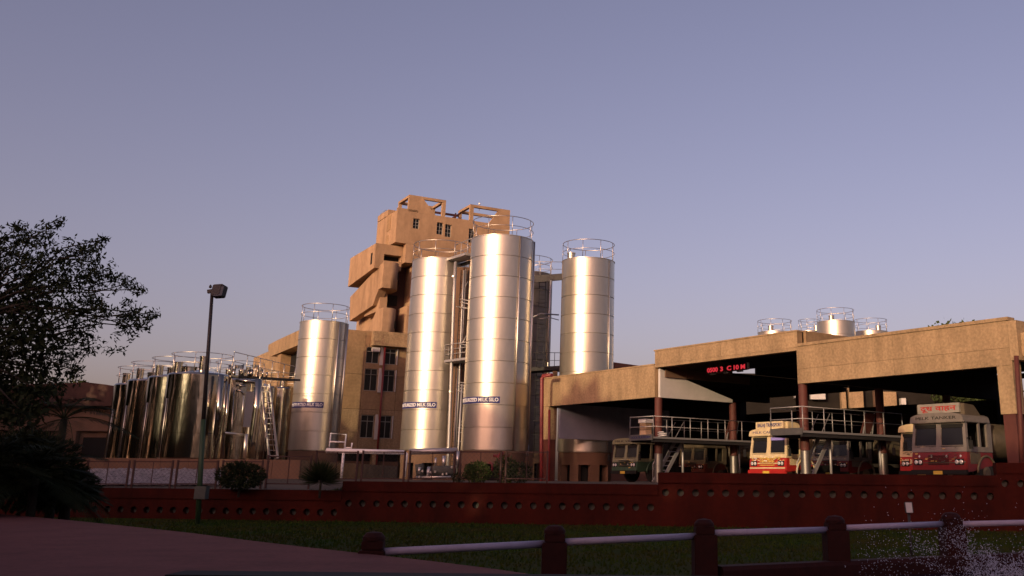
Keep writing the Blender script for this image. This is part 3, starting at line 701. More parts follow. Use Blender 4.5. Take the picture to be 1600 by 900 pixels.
# low dark hall at far left and a hall behind the canopy
hl = at(70, 720, 78)
lh = thing('low_hall', 'low shaded brown hall with a dark red roof at the far left', 'building', (hl.x, 78, 1.5), 0, absz=True)
w_ = at(184, 700, 78).x-hl.x
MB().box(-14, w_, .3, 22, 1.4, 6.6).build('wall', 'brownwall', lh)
MB().prism([(-14.5, 6.6), (-14.5, 7.6), (w_-2.9, 8.35), (w_-1.5, 8.2), (w_+.3, 7.95), (w_+.3, 6.6)], 'y', -.3, 22.3).build('roof', 'darkroof', lh)
MB().box(-14, w_+.1, -.02, .29, 4.75, 6.1).build('facade_band', 'brownwall', lh)
for (a, b, c, d) in ((2.5, w_-.2, 2.5, 4.3), (-3.5, 1.0, 2.4, 4.4), (-9, -4.5, 2.4, 4.4)):
    MB().box(a, b, .24, .295, c, d).build('loading_bay', 'blk', lh)
MB().box(1.2, 2.2, -.3, .2, 1.4, 4.7).build('pier', 'brownwall', lh)
bh = thing('packing_hall', 'dark hall with a few pale panels standing for sunlit patches glimpsed under the far side of the canopy', 'building', (0, 76, 1.5), 0, absz=True)
MB().box(3, 29, .3, 10, 1.4, 9.4).build('wall', 'soffit', bh)  # near-black wall stands for shade, the paler panels for sunlit patches
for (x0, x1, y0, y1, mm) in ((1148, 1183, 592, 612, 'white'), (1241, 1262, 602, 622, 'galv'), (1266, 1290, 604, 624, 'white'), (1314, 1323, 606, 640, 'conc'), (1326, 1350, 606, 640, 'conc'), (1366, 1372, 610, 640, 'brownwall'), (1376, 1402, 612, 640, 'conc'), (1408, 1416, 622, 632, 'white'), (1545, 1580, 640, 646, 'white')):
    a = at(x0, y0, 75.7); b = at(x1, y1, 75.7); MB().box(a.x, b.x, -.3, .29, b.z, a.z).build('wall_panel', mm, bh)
bb = at(950, 563, 110); bc = at(1012, 573, 110)
b = MB().prism([(bb.x-1, 1.5), (bb.x-1, bb.z), (bc.x, bc.z), (bc.x+12, bc.z-.8), (bc.x+12, 1.5)], 'y', 110, 120)
t = thing('rear_shed', 'dark shed roof line just right of the canopy silo', 'building', (bc.x, 115, 1.5), 0); b.build('roof_and_wall', 'darkroof', t, world=True)
t2 = MB().box(bb.x-1, bc.x+12, 109.8, 120.2, bc.z-2, bc.z-1.7).build('gutter', 'blk', t, world=True)

# ------------------------------------------------------------------ loading canopy
CRZ = radians(90+38); CO = (14.375, 37.)
cn = thing('loading_canopy', 'long tan concrete loading canopy with a raised middle bay', 'canopy', (CO[0], CO[1], 1.5), CRZ, absz=True)
def CW(s, d, z): # canopy frame to world
    return Vector((CO[0]+s*cos(CRZ)+d*sin(CRZ), CO[1]+s*sin(CRZ)-d*cos(CRZ), z))
def fascia(s0, s1, z0, z1, nx, rows, m='conc', dep=.35):
    MB().box(s0+.01, s1-.01, -dep, -.025, z0+.01, z1-.01).build('fascia_core', 'conc_dk', cn)
    for i in range(nx):
        a = s0+(s1-s0)*i/nx; b = s0+(s1-s0)*(i+1)/nx
        for c, d in zip(rows, rows[1:]):
            MB().box(a+.005, b-.005, -.03, 0.0, c+.005, d-.005).build('fascia_panel', m, cn)
fascia(0, 10.3, 5.78, 7.42, 2, [5.78, 6.42, 7.42]); MB().box(-.06, 10.28, -.42, .05, 7.422, 7.55).build('roof_edge', 'conc', cn)
fascia(10.3, 20.2, 7.25, 8.1, 2, [7.25, 7.40, 8.1]); MB().box(10.28, 20.26, -.42, .03, 8.102, 8.17).build('roof_edge', 'conc', cn)
fascia(20.2, 30.5, 5.74, 7.38, 2, [5.74, 7.38]); MB().box(20.262, 30.5, -.42, .03, 7.382, 7.46).build('roof_edge', 'conc', cn)
DD = 15.5
# roofs, soffits and end faces
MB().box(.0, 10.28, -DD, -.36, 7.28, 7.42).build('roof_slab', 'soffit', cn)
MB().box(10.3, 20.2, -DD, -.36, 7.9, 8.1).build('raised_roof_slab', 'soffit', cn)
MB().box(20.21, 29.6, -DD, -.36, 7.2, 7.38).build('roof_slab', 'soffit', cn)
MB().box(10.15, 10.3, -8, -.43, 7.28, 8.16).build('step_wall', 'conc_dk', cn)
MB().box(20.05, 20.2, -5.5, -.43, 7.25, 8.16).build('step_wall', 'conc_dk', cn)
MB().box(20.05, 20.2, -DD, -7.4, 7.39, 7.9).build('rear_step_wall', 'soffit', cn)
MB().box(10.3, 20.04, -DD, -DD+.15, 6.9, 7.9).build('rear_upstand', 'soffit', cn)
MB().box(10.28, 10.36, -.36, -.0, 5.78, 7.25).build('jamb', 'conc', cn)
MB().box(-.35, -.003, -DD, -.0, 5.95, 7.40).build('end_fascia', 'conc', cn)
MB().box(-1.25, -.352, -2.2, -.25, 6.1, 6.95).build('end_gutter_box', 'conc', cn)
MB().box(30.51, 30.85, -2.5, -.06, 5.74, 7.3).build('end_fascia', 'conc', cn); MB().box(30.86, 31.15, -2.3, -.2, 5.95, 6.4).build('end_bracket', 'conc', cn)
for s_ in (10.3, 20.2, 3.5, 27): MB().box(s_-.2, s_+.2, -DD, -.5, 5.9 if s_ in (10.3, 20.2) else 6.6, 7.27 if s_ < 20 else 7.19).build('roof_beam', 'soffit', cn) if s_ != 20.2 else None
for d_ in (5.5, 10.5, DD):
    for (a, b) in ((.01, 10.0), (20.5, 29.5)): MB().box(a, b, -d_-.2, -d_+.2, 6.95, 7.19).build('roof_beam', 'soffit', cn)
    MB().box(10.55, 20.0, -d_-.2, -d_+.2, 7.5, 7.9).build('roof_beam', 'soffit', cn)
# light side panel of the raised bay and clerestory strip
MB().prism([(-.2, 5.73), (-.2, 7.2), (-5.4, 5.9), (-5.4, 5.74)], 'x', 20.0, 20.16).build('side_panel', 'white', cn)
for k in range(4): MB().box(19.9, 19.99, -.5-(k+1)*1.55+.02, -.5-k*1.55, 6.78, 7.2).build('clerestory_pane', 'brownwall', cn)
MB().box(29.45, 29.58, -9, -.5, 3.9, 5.9).build('hanging_sheet', 'sheet', cn); MB().box(29.46, 29.57, -9, -.5, 5.902, 7.19).build('upper_sheet', 'soffit', cn)
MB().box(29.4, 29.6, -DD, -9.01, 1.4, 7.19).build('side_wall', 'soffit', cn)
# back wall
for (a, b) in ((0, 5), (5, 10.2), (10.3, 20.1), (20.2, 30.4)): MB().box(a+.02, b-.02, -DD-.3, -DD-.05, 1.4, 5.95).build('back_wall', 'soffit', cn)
# columns
def column(s, d, zt, kind=0):
    c = MB()
    if kind == 1:  # end pier: concrete top, foot coloured maroon to stand for tree shade
        MB().box(s-.01, s+.62, -d-.6, -d-.02, 4.05, zt).build('end_pier', 'conc', cn); MB().box(s+.06, s+.56, -d-.55, -d-.06, 1.4, 4.05).build('shaded_pier_foot', 'maroon', cn); return
    MB().lathe([(.2, 2.9), (.2, zt)], 24, c=(s, -d)).build('column', 'maroon', cn)
    MB().lathe([(.215, 1.4), (.215, 2.9), (.195, 2.93)], 24, c=(s, -d)).build('column_sleeve', 'sleeve', cn)
for s_ in (10.3, 20.2):
    column(s_, .25, 5.9 if s_ < 15 else 5.74); column(s_, 5.6, 5.9 if s_ < 15 else 5.74); column(s_, 11, 6.5)
column(-.02, 0, 5.95, 1)
MB().box(29.95, 30.5, -.62, -.02, 3.85, 5.73).build('end_pier', 'conc', cn); MB().box(29.98, 30.45, -.6, -.05, 1.4, 3.85).build('shaded_pier_foot', 'maroon', cn)  # shade on the lower pier put into the maroon colour here too
for d_ in (11.5, 15.2): MB().box(29.0, 29.39, -d_-.3, -d_+.3, 1.4, 7.1).build('side_pier', 'soffit', cn); MB().box(.01, .5, -d_-.3, -d_+.3, 1.4, 7.1).build('side_pier', 'soffit', cn)
# red down pipes
rp = thing('red_downpipe', 'red pipe with an elbow at the left end of the canopy', 'pipe', tuple(at(845, 750, 59.5)[:2])+(1.5,), 0)
MB().tube([at(846, 752, 59.5), at(846, 700, 59.5), at(847, 592, 59.5), at(849, 587, 59.5), at(862, 586, 58.9)], .11, 10).build('pipe', 'redpipe', rp, world=True)
MB().tube([at(848, 752, 59.5)+Vector((.35, 0, 0)), at(849, 640, 59.5)+Vector((.35, 0, 0))], .07, 8).build('thin_pipe', 'redpipe', rp, world=True)
rp2 = thing('maroon_downpipe', 'maroon rainwater pipe beside the right end pier of the canopy', 'pipe', tuple(at(1590, 740, 36.2)[:2])+(1.5,), 0)
MB().tube([at(1597, 745, 36), at(1594, 650, 36), at(1588, 556, 36)], .085, 10).build('pipe', 'maroon', rp2, world=True)

# LED board hung in the raised bay
a = CW(18.3, 5.0, 0)
s0, z0 = onp(1103, 575, (CW(0, 2.2, 0).x, CW(0, 2.2, 0).y), -38); s1, z1 = onp(1166, 566, (CW(0, 2.2, 0).x, CW(0, 2.2, 0).y), -38); s2, z2 = onp(1103, 584, (CW(0, 2.2, 0).x, CW(0, 2.2, 0).y), -38)
lc = CW((s0+s1)/2, 2.2, 0)
led_ = thing('led_display', 'hanging sign of three red digital readouts in the raised bay', 'sign', (lc.x, lc.y, (z0+z2)/2), CRZ)
LWd = s0-s1; LH = max(.32, z0-z2)
m = bpy.data.materials.new('lit_red_digits'); m.use_nodes = True; pb = m.node_tree.nodes['Principled BSDF']
pb.inputs['Base Color'].default_value = (.3, .01, .02, 1); pb.inputs['Emission Color'].default_value = (1, .05, .07, 1); pb.inputs['Emission Strength'].default_value = .55; M['led'] = m
M['ledback'] = mat('red_tinted_lens', (.10, .006, .01), .35)
for k, tx in enumerate(('0500', '3  C', '10 M')):
    w3 = LWd/3; xc = LWd/2-w3*(k+.5)
    hs = MB().box(xc-w3/2+.03, xc+w3/2-.03, -.12, .0, -LH/2, LH/2).build('readout', 'ledback', led_)
    lettering('digits', tx, LH*.95, 'led', hs, lambda X, Yy, Z, xc=xc: (xc-X, .006+Z, Yy), bold=.012, width=w3*.82)
    MB().box(xc-.18, xc+.18, -.1, .03, -LH/2-.07, -LH/2-.01).build('bracket', 'galv', led_)
    MB().tube([(xc, -.06, LH/2), (xc, -.06, 7.88-(z0+z2)/2)], .015, 5).build('hanger', 'dkmetal', led_)
MB().box(-LWd/2-.16, -LWd/2-.06, -.05, .02, -LH*.5, LH*.6).build('end_lamp', 'lettw', led_)

# gangways between the lorry bays
def gangway(label, sc, dn, de, stair_d, sign):
    o = CW(sc, dn, 0); t = thing('gangway', label, 'platform', (o.x, o.y, 1.5), CRZ, 'steel gangways between lorry bays', absz=True)
    zf = 3.62; L = de-dn; W = .93
    MB().box(-W, W, -L, 0, zf, zf+.09).build('deck', 'galv', t)
    MB().box(-W+.06, -W+.16, -L, -.02, zf-.16, zf-.002).build('edge_beam', 'dkmetal', t); MB().box(W-.16, W-.06, -L, -.02, zf-.16, zf-.002).build('edge_beam', 'dkmetal', t)
    tb = MB().box(-W, W, .0, .04, zf-.08, zf+.2).build('toe_board', 'sleeve', t)
    railing(t, [(-W, -L+.02), (-W, -.02), (W, -.02), (W, -L+.02)], zf+.09, 1.0, step=1.25, m='galv')
    # folding boarding flap at the far end
    f = MB().obox((W-.1, -L+.35, zf+.62), .7, .06, 1.15, pi/2, radians(-22)).build('boarding_flap', 'maroon', t)
    for yy in (-L+.05, -L+.72): MB().bar((W-.1, yy, zf+.1), (W-.1+.0, yy-.28, zf+1.2), .05).build('flap_frame', 'galv', t)
    # stair
    sx = .35; top = -2.9; bot = -1.35
    for o_ in (-.32, .32): MB().bar((sx+o_, top, zf+.02), (sx+o_, bot, 1.5), .06, .18).build('stringer', 'galv', t)
    for k in range(9):
        q = (k+.5)/9; MB().box(sx-.3, sx+.3, top+(bot-top)*q-.12, top+(bot-top)*q+.12, zf+(1.5-zf)*q, zf+(1.5-zf)*q+.03).build('tread', 'galv', t)
    for o_ in (-.34, .34): MB().tube([(sx+o_, top, zf+.95), (sx+o_, bot, 2.4), (sx+o_, bot, 1.5)], .022, 6).build('stair_rail', 'galv', t)
    # cabinets and posts under the deck
    for yy in (-2.8, -L+.6):
        MB().tube([(0.0, yy, 1.45), (0.0, yy, zf-.01)], .06, 8).build('prop', 'galv', t)
    return t, tb
g1, tb1 = gangway('longer looking left steel gangway with a cream crate on its near end', 20.2, -.9, 6.6, 2.2, True)
g2, tb2 = gangway('right steel gangway wrapped round the maroon column beside the sunlit lorry', 10.3, -.9, 6.0, 2.4, False)
lettering('toe_board_lettering', 'DOCK PLATFORM', .16, 'navy', tb1, lambda X, Yy, Z: (-X, .045+Z, 3.68+Yy), width=1.55)
c = CW(20.7, -.2, 0)
cr_ = thing('crate_stack', 'cream and orange crate stack on the near end of the left gangway', 'crates', (c.x, c.y, 3.71), CRZ)
MB().box(-.25, .25, -.2, .2, 0, .36).build('lower_crate', mat('cream_plastic', (.55, .40, .24), .6), cr_, bev=.01)
MB().box(-.25, .25, -.2, .2, .37, .73).build('upper_crate', 'conc', cr_, bev=.01); MB().box(-.3, .3, -.24, .24, .74, .92).build('carton', 'white', cr_)
t = thing('hose_coil', 'white milk hose coiled on the left gangway deck', 'hose', tuple(CW(19.7, .1, 0)[:2])+(3.71,), CRZ)
MB().tube([(.25*cos(a*.8)+.03*sin(3*a), .2*sin(a*.8), .04+.012*a) for a in range(20)], .03, 6).build('coil', 'white', t)

# ------------------------------------------------------------------ lorries
def paint(n, c, **k): return mat(n, c, .42, var=.25, vs=3, **k)
M['t_red'] = paint('lorry_red', (.38, .018, .015)); M['t_cream'] = paint('lorry_cream', (.62, .50, .30)); M['t_grey'] = paint('lorry_grey_white', (.165, .145, .13))
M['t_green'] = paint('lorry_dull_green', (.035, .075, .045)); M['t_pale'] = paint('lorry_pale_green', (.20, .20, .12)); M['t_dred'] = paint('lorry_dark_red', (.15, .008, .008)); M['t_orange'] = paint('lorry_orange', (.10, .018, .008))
M['t_board'] = paint('faded_headboard', (.26, .24, .21)); M['hl'] = mat('headlamp_glass', (.6, .6, .6), .15, .3); M['plate'] = mat('yellow_plate', (.55, .38, .05), .5); M['ws'] = mat('windscreen', (.010, .010, .012), .18, spec=.35); M['tank'] = mat('tank_brown_grey', (.09, .07, .045), .6, var=.3, vs=2)
M['decor'] = mat('gold_painted_decor', (.62, .42, .10), .5); M['purple'] = mat('sun_visor_strip', (.25, .22, .6), .5)
def lorry(label, s, d, W, H, upper, lower, visor, sign=None, vis_text=None, length=7., decor=0, signm='t_cream', side=None, front_text=None, mk=1.):
    o = CW(s, d, 0); t = thing('milk_lorry', label, 'lorry', (o.x, o.y, 1.5), CRZ, 'milk lorries parked under the canopy', absz=True)
    g = 1.5; w = W/2; zf = g+.52; zb = g+H*.46; zw = g+H*.53; zt = g+H*.86; zr = g+H; cl = 1.75
    side = side or upper
    # lower front and sides
    b = MB(); b.prism([(-cl, zf+.25), (-cl, zb), (0, zb), (.04, zb-.25), (.05, zf), (-.25, zf)], 'x', -w, w)
    body = b.build('lower_cab', lower, t, bev=.03)
    b = MB(); b.prism([(-cl, zb+.003), (-cl, zw), (-.03, zw), (0.0, zb+.003)], 'x', -w+.002, w-.002); b.build('waist_panel', upper, t)
    # window surround: pillars
    tap = .05
    def pill(x0, x1, y0, y1):
        q = MB(); q.v = [(x0, y0, zw), (x1, y0, zw), (x1, y1, zw), (x0, y1, zw)]+[(x0*(1-tap), y0-.1, zt), (x1*(1-tap), y0-.1, zt), (x1*(1-tap), y1-.1, zt), (x0*(1-tap), y1-.1, zt)]
        q.f = [(0, 1, 2, 3), (4, 7, 6, 5), (0, 4, 5, 1), (1, 5, 6, 2), (2, 6, 7, 3), (3, 7, 4, 0)]; q.sm = [False]*6; return q.build('pillar', upper, t)
    pill(-w, -w+.13, -.16, -.02); pill(w-.13, w, -.16, -.02); pill(-.10, .10, -.13, -.03)
    pill(-w, -w+.1, -cl, -cl+.3); pill(w-.1, w, -cl, -cl+.3); pill(-w, -w+.08, -1.0, -.9); pill(w-.08, w, -1.0, -.9)
    MB().box(-w+.1, w-.1, -cl, -cl+.06, zw, zt).build('cab_back', 'blk', t)
    for sx in (-1, 1):
        x0, x1 = sorted((sx*.11, sx*(w-.12)))
        q = MB(); q.quad((x0, -.07, zw+.04), (x1, -.07, zw+.04), (x1*(1-tap), -.155, zt-.04), (x0*(1-tap) if abs(x0) > .2 else x0, -.155, zt-.04)); ws = q.build('windscreen_pane', 'ws', t)
        fr = MB(); r_ = .03
        cs = [(x0, -.06, zw+.04), (x1, -.06, zw+.04), (x1*(1-tap), -.145, zt-.04), (x0*(1-tap), -.145, zt-.04)]
        fr.tube(cs, r_, 5, closed=True); fr.build('windscreen_seal', upper, ws)
        MB().box(x0+.02, x1-.02, -.14, -.10, zt-.2, zt-.06).build('sun_strip', 'purple' if (decor and sx < 0) else 'blk', ws)
        if decor: MB().bar((x0+.1, -.045, zw+.06), (x1-.35, -.05, zw+.16), .015).build('wiper', 'blk', ws)
    # rounded roof with visor peak
    n = 10; prof = [(-w, zt)]+[(-w*cos(pi*k/n)*1.0, zt+(zr-zt)*(sin(pi*k/n)**.4)) for k in range(n+1)][1:-1]+[(w, zt)]
    b = MB(); b.prism(prof, 'y', -cl, .05); b.build('visor_roof', visor, t, bev=.02)
    if vis_text: lettering('visor_lettering', vis_text, .16, 'navy' if decor else 'blk', body, lambda X, Yy, Z: (-X, .053+Z, zt+(zr-zt)*.45+Yy), width=W*.74)
    # headboard sign
    if sign:
        hb = MB().box(-w*.74, w*.80, -.32, -.22, zr+.0, zr+.36*mk).build('headboard', signm, t)
        lettering('headboard_lettering', sign, .26*mk, 't_red' if ord(sign[0]) > 200 else 'navy', hb, lambda X, Yy, Z: (-X+w*.03, -.214+Z, zr+.17*mk+Yy), bold=.004, width=W*.66)
    if sign:
        b = MB(); b.prism([(-.33, zr-.12), (-.33, zr+.34*mk), (-1.0, zr+.30*mk), (-1.6, zr-.25), (-1.6, zr-.4)], 'x', -w*.86, w*.9); b.build('roof_rack_panel', upper if decor else 'tank', t, bev=.02)
    # bumper, lamps, grille, decor
    MB().box(-w-.02, w+.02, .0, .14, g+.42, g+.6).build('bumper', 'blk' if not decor else 't_red', t, bev=.02)
    for sx in (-1, 1):
        q = MB().box(min(sx*(w-.5), sx*(w-.12)), max(sx*(w-.5), sx*(w-.12)), .02, .075, g+.78, g+1.0).build('headlamp_housing', 'blk', t, bev=.01)
        for k in (0, 1):
            c = sx*(w-.22-.19*k); z = g+.89; l = MB(); l.lathe([(.001, .02), (.05, .015), (.08, 0)], 12); l.v = [(c+p[0], .078+p[2], z+p[1]) for p in l.v]; l.build('headlamp', 'hl', q)
        mk_ = MB().tube([(sx*w, -.1, zw+.3), (sx*(w+.25), .05, zw+.35), (sx*(w+.25), .05, zw+.1)], .018, 5).build('mirror_arm', 'blk', t); MB().box(sx*(w+.25)-.08, sx*(w+.25)+.08, .04, .07, zw-.1, zw+.22).build('mirror', 'blk', mk_)
        MB().box(min(sx*w, sx*(w+.012)), max(sx*w, sx*(w+.012)), -.88, -.2, zf+.3, zb-.02).build('door_panel', side, t)
        # wheel with arch
        for wy in ([-1.25] if length < 5 else [-1.25, -length+1.2]):
            tr = MB().lathe([(.18, -.12), (.48, -.12), (.52, -.06), (.52, .06), (.48, .12), (.18, .12)], 24); tr.v = [(sx*(w-.16)+p[2], wy+p[0], g+.5+p[1]) for p in tr.v]; wh = tr.build('wheel', 'tyre', t)
            rm = MB().lathe([(.001, .06), (.15, .09), (.26, .02)], 16); rm.v = [(sx*(w-.02)+p[2]*sx*.5, wy+p[0], g+.5+p[1]) for p in rm.v]; rm.build('rim', 'tank', wh)
        ar = MB(); pts = [(sx*(w+.01), -1.25+.62*cos(pi*k/10), g+.5+.62*sin(pi*k/10)) for k in range(11)]; ar.tube(pts, .05, 6); ar.build('wheel_arch', side, t)
    gr = MB()
    for k in range(5): gr.box(-.45, .45, .045, .075, g+.8+k*.075, g+.83+k*.075)
    gr.build('grille', 'blk' if not decor else 'decor', t)
    for xx in (-.8, -.3, .25, .7): l = MB(); l.lathe([(.001, .01), (.045, 0)], 10); l.v = [(xx*w+p[0], .046+p[2], zb-.16+p[1]) for p in l.v]; l.build('emblem', 'decor' if decor else 'hl', t)
    if not decor:
        for k in range(40):
            x_ = random.uniform(-w*.92, w*.92); z_ = random.choice((zb-.08, zb-.22, zw-.06, zf+.5, zb-.34, zf+.42)); MB().obox((x_, .052, z_+random.uniform(-.03, .03)), random.uniform(.03, .16), .008, random.uniform(.012, .04)).build('painted_ornament', random.choice(('tank', 'decor', 'sleeve')), t)
        MB().box(-w*.96, w*.96, .052, .062, zf+.33, zf+.36).build('trim_strip', 'tank', t)
    MB().box(-.2, .2, .142, .15, g+.43, g+.56).build('number_plate', 'plate', t)
    if decor:
        for k in range(80):
            x_ = random.uniform(-w*.9, w*.9); z_ = random.uniform(g+.95, zb+.05); q = MB(); a_ = random.uniform(.03, .11)
            q.obox((x_, .05, z_), a_, .012, random.uniform(.015, .05), 0, 0); q.build('painted_ornament', random.choice(('decor', 't_cream', 'decor', 'lettw')), t)
        MB().box(-w*.95, w*.95, .052, .066, g+.66, g+.72).build('trim_strip', 't_cream', t); MB().box(-w*.6, w*.5, .06, .075, g+.87, g+.92).build('trim_strip', 't_cream', t)
        for xx in (-.75, .75): MB().box(xx*w-.16, xx*w+.16, .1, .15, g+.24, g+.34).build('fog_lamp', 'lettw', t)
    if front_text: lettering('front_lettering', front_text, .26, 't_cream', body, lambda X, Yy, Z: (w*.60-X, .056+Z, zb-.2+Yy), width=.62, bold=.01)
    # chassis and tank
    MB().box(-w+.5, w-.5, -length, -.3, g+.55, g+.85).build('chassis', 'blk', t)
    if length > 4.4:
        tk = MB(); n = 24; R1, R2 = w*.95, .72; y0, y1 = -length, -cl-.3
        for (yy, k_) in ((y0, .9), (y0+.15, 1), (y1-.15, 1), (y1, .9)):
            for j in range(n): tk.v.append((R1*k_*cos(2*pi*j/n), yy, g+1.75+R2*k_*sin(2*pi*j/n)))
        for r_ in range(3):
            for j in range(n): tk.f.append((r_*n+j, r_*n+(j+1) % n, (r_+1)*n+(j+1) % n, (r_+1)*n+j)); tk.sm.append(True)
        tk.f += [tuple(range(n)), tuple(range(3*n, 4*n))]; tk.sm += [False, False]; tk.build('milk_tank', 'tank', t)
    return t
lorry('red lorry with grey window surround and a red lettered white headboard, nearest the right pier', 3.6, .35, 2.46, 2.75, 't_grey', 't_dred', 't_grey', 'दूध वाहन', 'MILK TANKER', 8.5, signm='t_board', side='tank')
lorry('sunlit cream and bright red lorry with gold decorations, left of the right gangway', 12.7, .4, 2.3, 2.45, 't_cream', 't_red', 't_cream', 'BALAJI TRANSPORT', 'MILK CARRIER', 4.2, decor=1, mk=.85)
lorry('dull green and pale lorry at the left bay beside the left gangway', 23.8, .9, 2.2, 2.3, 't_pale', 't_green', 't_pale', None, 'MILK VAN', 4.3, side='t_green')
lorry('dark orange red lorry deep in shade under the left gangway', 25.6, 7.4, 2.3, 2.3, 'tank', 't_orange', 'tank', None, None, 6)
lorry('dark red lorry queued behind the decorated one, behind the right gangway stair', 13.3, 5.4, 2.3, 2.4, 't_grey', 't_dred', 't_grey', None, None, 7)
lorry('cream topped red lorry lettered MILK, half hidden by the nearest lorry', 6.25, 3.0, 2.3, 2.55, 't_cream', 't_red', 't_cream', None, None, 8, front_text='MILK')

# ------------------------------------------------------------------ red-brown mesh fence behind the wall
fn = thing('mesh_fence', 'low red-brown steel frame fence behind the garden wall', 'fence', tuple(WP(-10, 1.25)[:2])+(1.2,), WRZ, absz=True)
fo = (WP(-10, 1.25).x, WP(-10, 1.25).y); fw = (WP(0, 1.25).x, WP(0, 1.25).y)
def fs(x, y): return onp(x, y, fo, WAZ)
xsx = [130, 203, 271, 342, 412, 487, 560, 634, 713, 785, 858]
for a, b in zip(xsx, xsx[1:]):
    s0_, _ = fs(a+5, 740); s1_, _ = fs(b-3, 740)
    xm = (a+b)/2; yt = 720 if xm < 410 else (712 if xm < 486 else 705); ybm = 757 if xm < 486 else 749
    _, zt_ = fs(xm, yt); _, zb_ = fs(xm, ybm)
    for s_ in (s0_, s1_): MB().box(s_-.03, s_+.03, -.03, .03, zb_-.15, zt_+.02).build('post', 'fence', fn)
    MB().box(s0_+.03, s1_-.03, -.02, .02, zt_-.05, zt_-.01).build('top_rail', 'fence', fn); MB().box(s0_+.03, s1_-.03, -.02, .02, zb_, zb_+.04).build('bottom_rail', 'fence', fn)
    MB().box((s0_+s1_)/2-.012, (s0_+s1_)/2+.012, -.012, .012, zb_+.04, zt_-.05).build('stile', 'fence', fn)
    q = MB(); L_ = s1_-s0_; H_ = zt_-zb_; k = -H_
    st_ = .16
    while k < L_:
        for sg in (1, -1):
            pts = []
            for (u_, v_) in ((k, 0), (k+H_, H_)):
                pts.append((u_, v_))
            (u0, v0), (u1, v1) = pts
            if u0 < 0: v0 += -u0; u0 = 0
            if u1 > L_: v1 -= u1-L_; u1 = L_
            if u1 > u0:
                if sg < 0: q.bar((s0_+L_-u0, 0, zb_+v0), (s0_+L_-u1, 0, zb_+v1), .004)
                else: q.bar((s0_+u0, .004, zb_+v0), (s0_+u1, .004, zb_+v1), .004)
        k += st_
    tag(q.build('wire_mesh', 'dkmetal', fn), kind='stuff')

# white pipe run, frame and pump group behind the fence
wp = thing('white_pipe_run', 'white horizontal pipe on posts running behind the fence to the silos', 'pipe', tuple(at(580, 745, 52)[:2])+(1.5,), 0, absz=True)
MB().tube([at(510, 704, 52), at(632, 707, 52)], .12, 10).build('pipe', 'lettw', wp, world=True)
MB().tube([at(632, 707, 52), at(636, 709, 52), at(632, 745, 52)], .06, 8).build('leg', 'lettw', wp, world=True)
MB().tube([at(537, 706, 52), at(533, 748, 52)], .07, 8).build('leg', 'lettw', wp, world=True)
MB().tube([at(640, 706, 54), at(715, 704, 54)], .16, 10).build('pipe', 'galv', wp, world=True)
hf = thing('white_guard_frame', 'small white tubular guard frame at the foot of the leftmost silo', 'railing', tuple(at(527, 705, 55)[:2])+(3.0,), 0, absz=True)
MB().tube([at(514, 703, 55), at(517, 677, 55), at(541, 679, 55), at(538, 704, 55)], .05, 8).build('frame', 'lettw', hf, world=True)
MB().tube([at(516, 690, 55), at(540, 691, 55)], .04, 8).build('mid_bar', 'lettw', hf, world=True)
MB().tube([at(540, 700, 55), at(549, 700, 55), at(550, 692, 55)], .05, 8).build('tap', 'lettw', hf, world=True)
pg = thing('pump_set', 'grey pumps and bright valves at the foot of the gap between silos', 'pumps', tuple(at(690, 745, 50)[:2])+(1.5,), 0, absz=True)
p = at(666, 735, 50); bb_ = Vector(pg.location)
def pcyl(name, a, b, r, m='galv'): return MB().tube([at(*a), at(*b)], r, 14).build(name, m, pg, world=True)
pcyl('motor', (676, 736, 50), (712, 735, 50), .24, 'conc_grey'); pcyl('pump_casing', (655, 725, 50), (657, 744, 50), .2, 'conc_grey'); pcyl('pump_flange', (668, 738, 50), (673, 738, 50), .27, 'galv')
pcyl('suction_pipe', (694, 712, 50), (693, 733, 50), .09, 'steelrail'); pcyl('discharge_pipe', (654, 740, 49.8), (656, 730, 49.8), .07, 'steelrail'); pcyl('discharge_pipe', (716, 705, 50), (714, 732, 50), .07, 'steelrail'); pcyl('discharge_pipe', (681, 715, 50), (680, 730, 50), .05, 'steelrail')
pcyl('base_rail', (650, 746, 49.8), (712, 745, 49.8), .06, 'steelrail')
for k, (x_, y_) in enumerate(((655, 745), (668, 742), (673, 738), (692, 741), (698, 740), (706, 730), (712, 729), (680, 737), (660, 736))):
    q = at(x_, y_, 49.7); MB().lathe([(.001, q.z-.06), (.06, q.z-.04), (.06, q.z+.04), (.001, q.z+.06)], 8, c=(q.x-bb_.x, q.y-bb_.y)).build('valve', 'steelrail', pg)
hy = thing('fire_hydrant', 'dark red hydrant stand beside the round green shrubs', 'hydrant', tuple(at(778, 745, 40)[:2])+(1.4,), 0)
MB().tube([at(779, 745, 40), at(779, 712, 40)], .07, 10).build('riser', 'redpipe', hy, world=True); MB().tube([at(771, 712, 40), at(796, 713, 40)], .06, 8).build('arm', 'redpipe', hy, world=True)
MB().tube([at(764, 722, 40), at(769, 725, 40), at(769, 738, 40)], .05, 8).build('outlet', 'redpipe', hy, world=True); MB().tube([at(783, 712, 40), at(783, 706, 40)], .1, 10).build('cap', 'redpipe', hy, world=True)

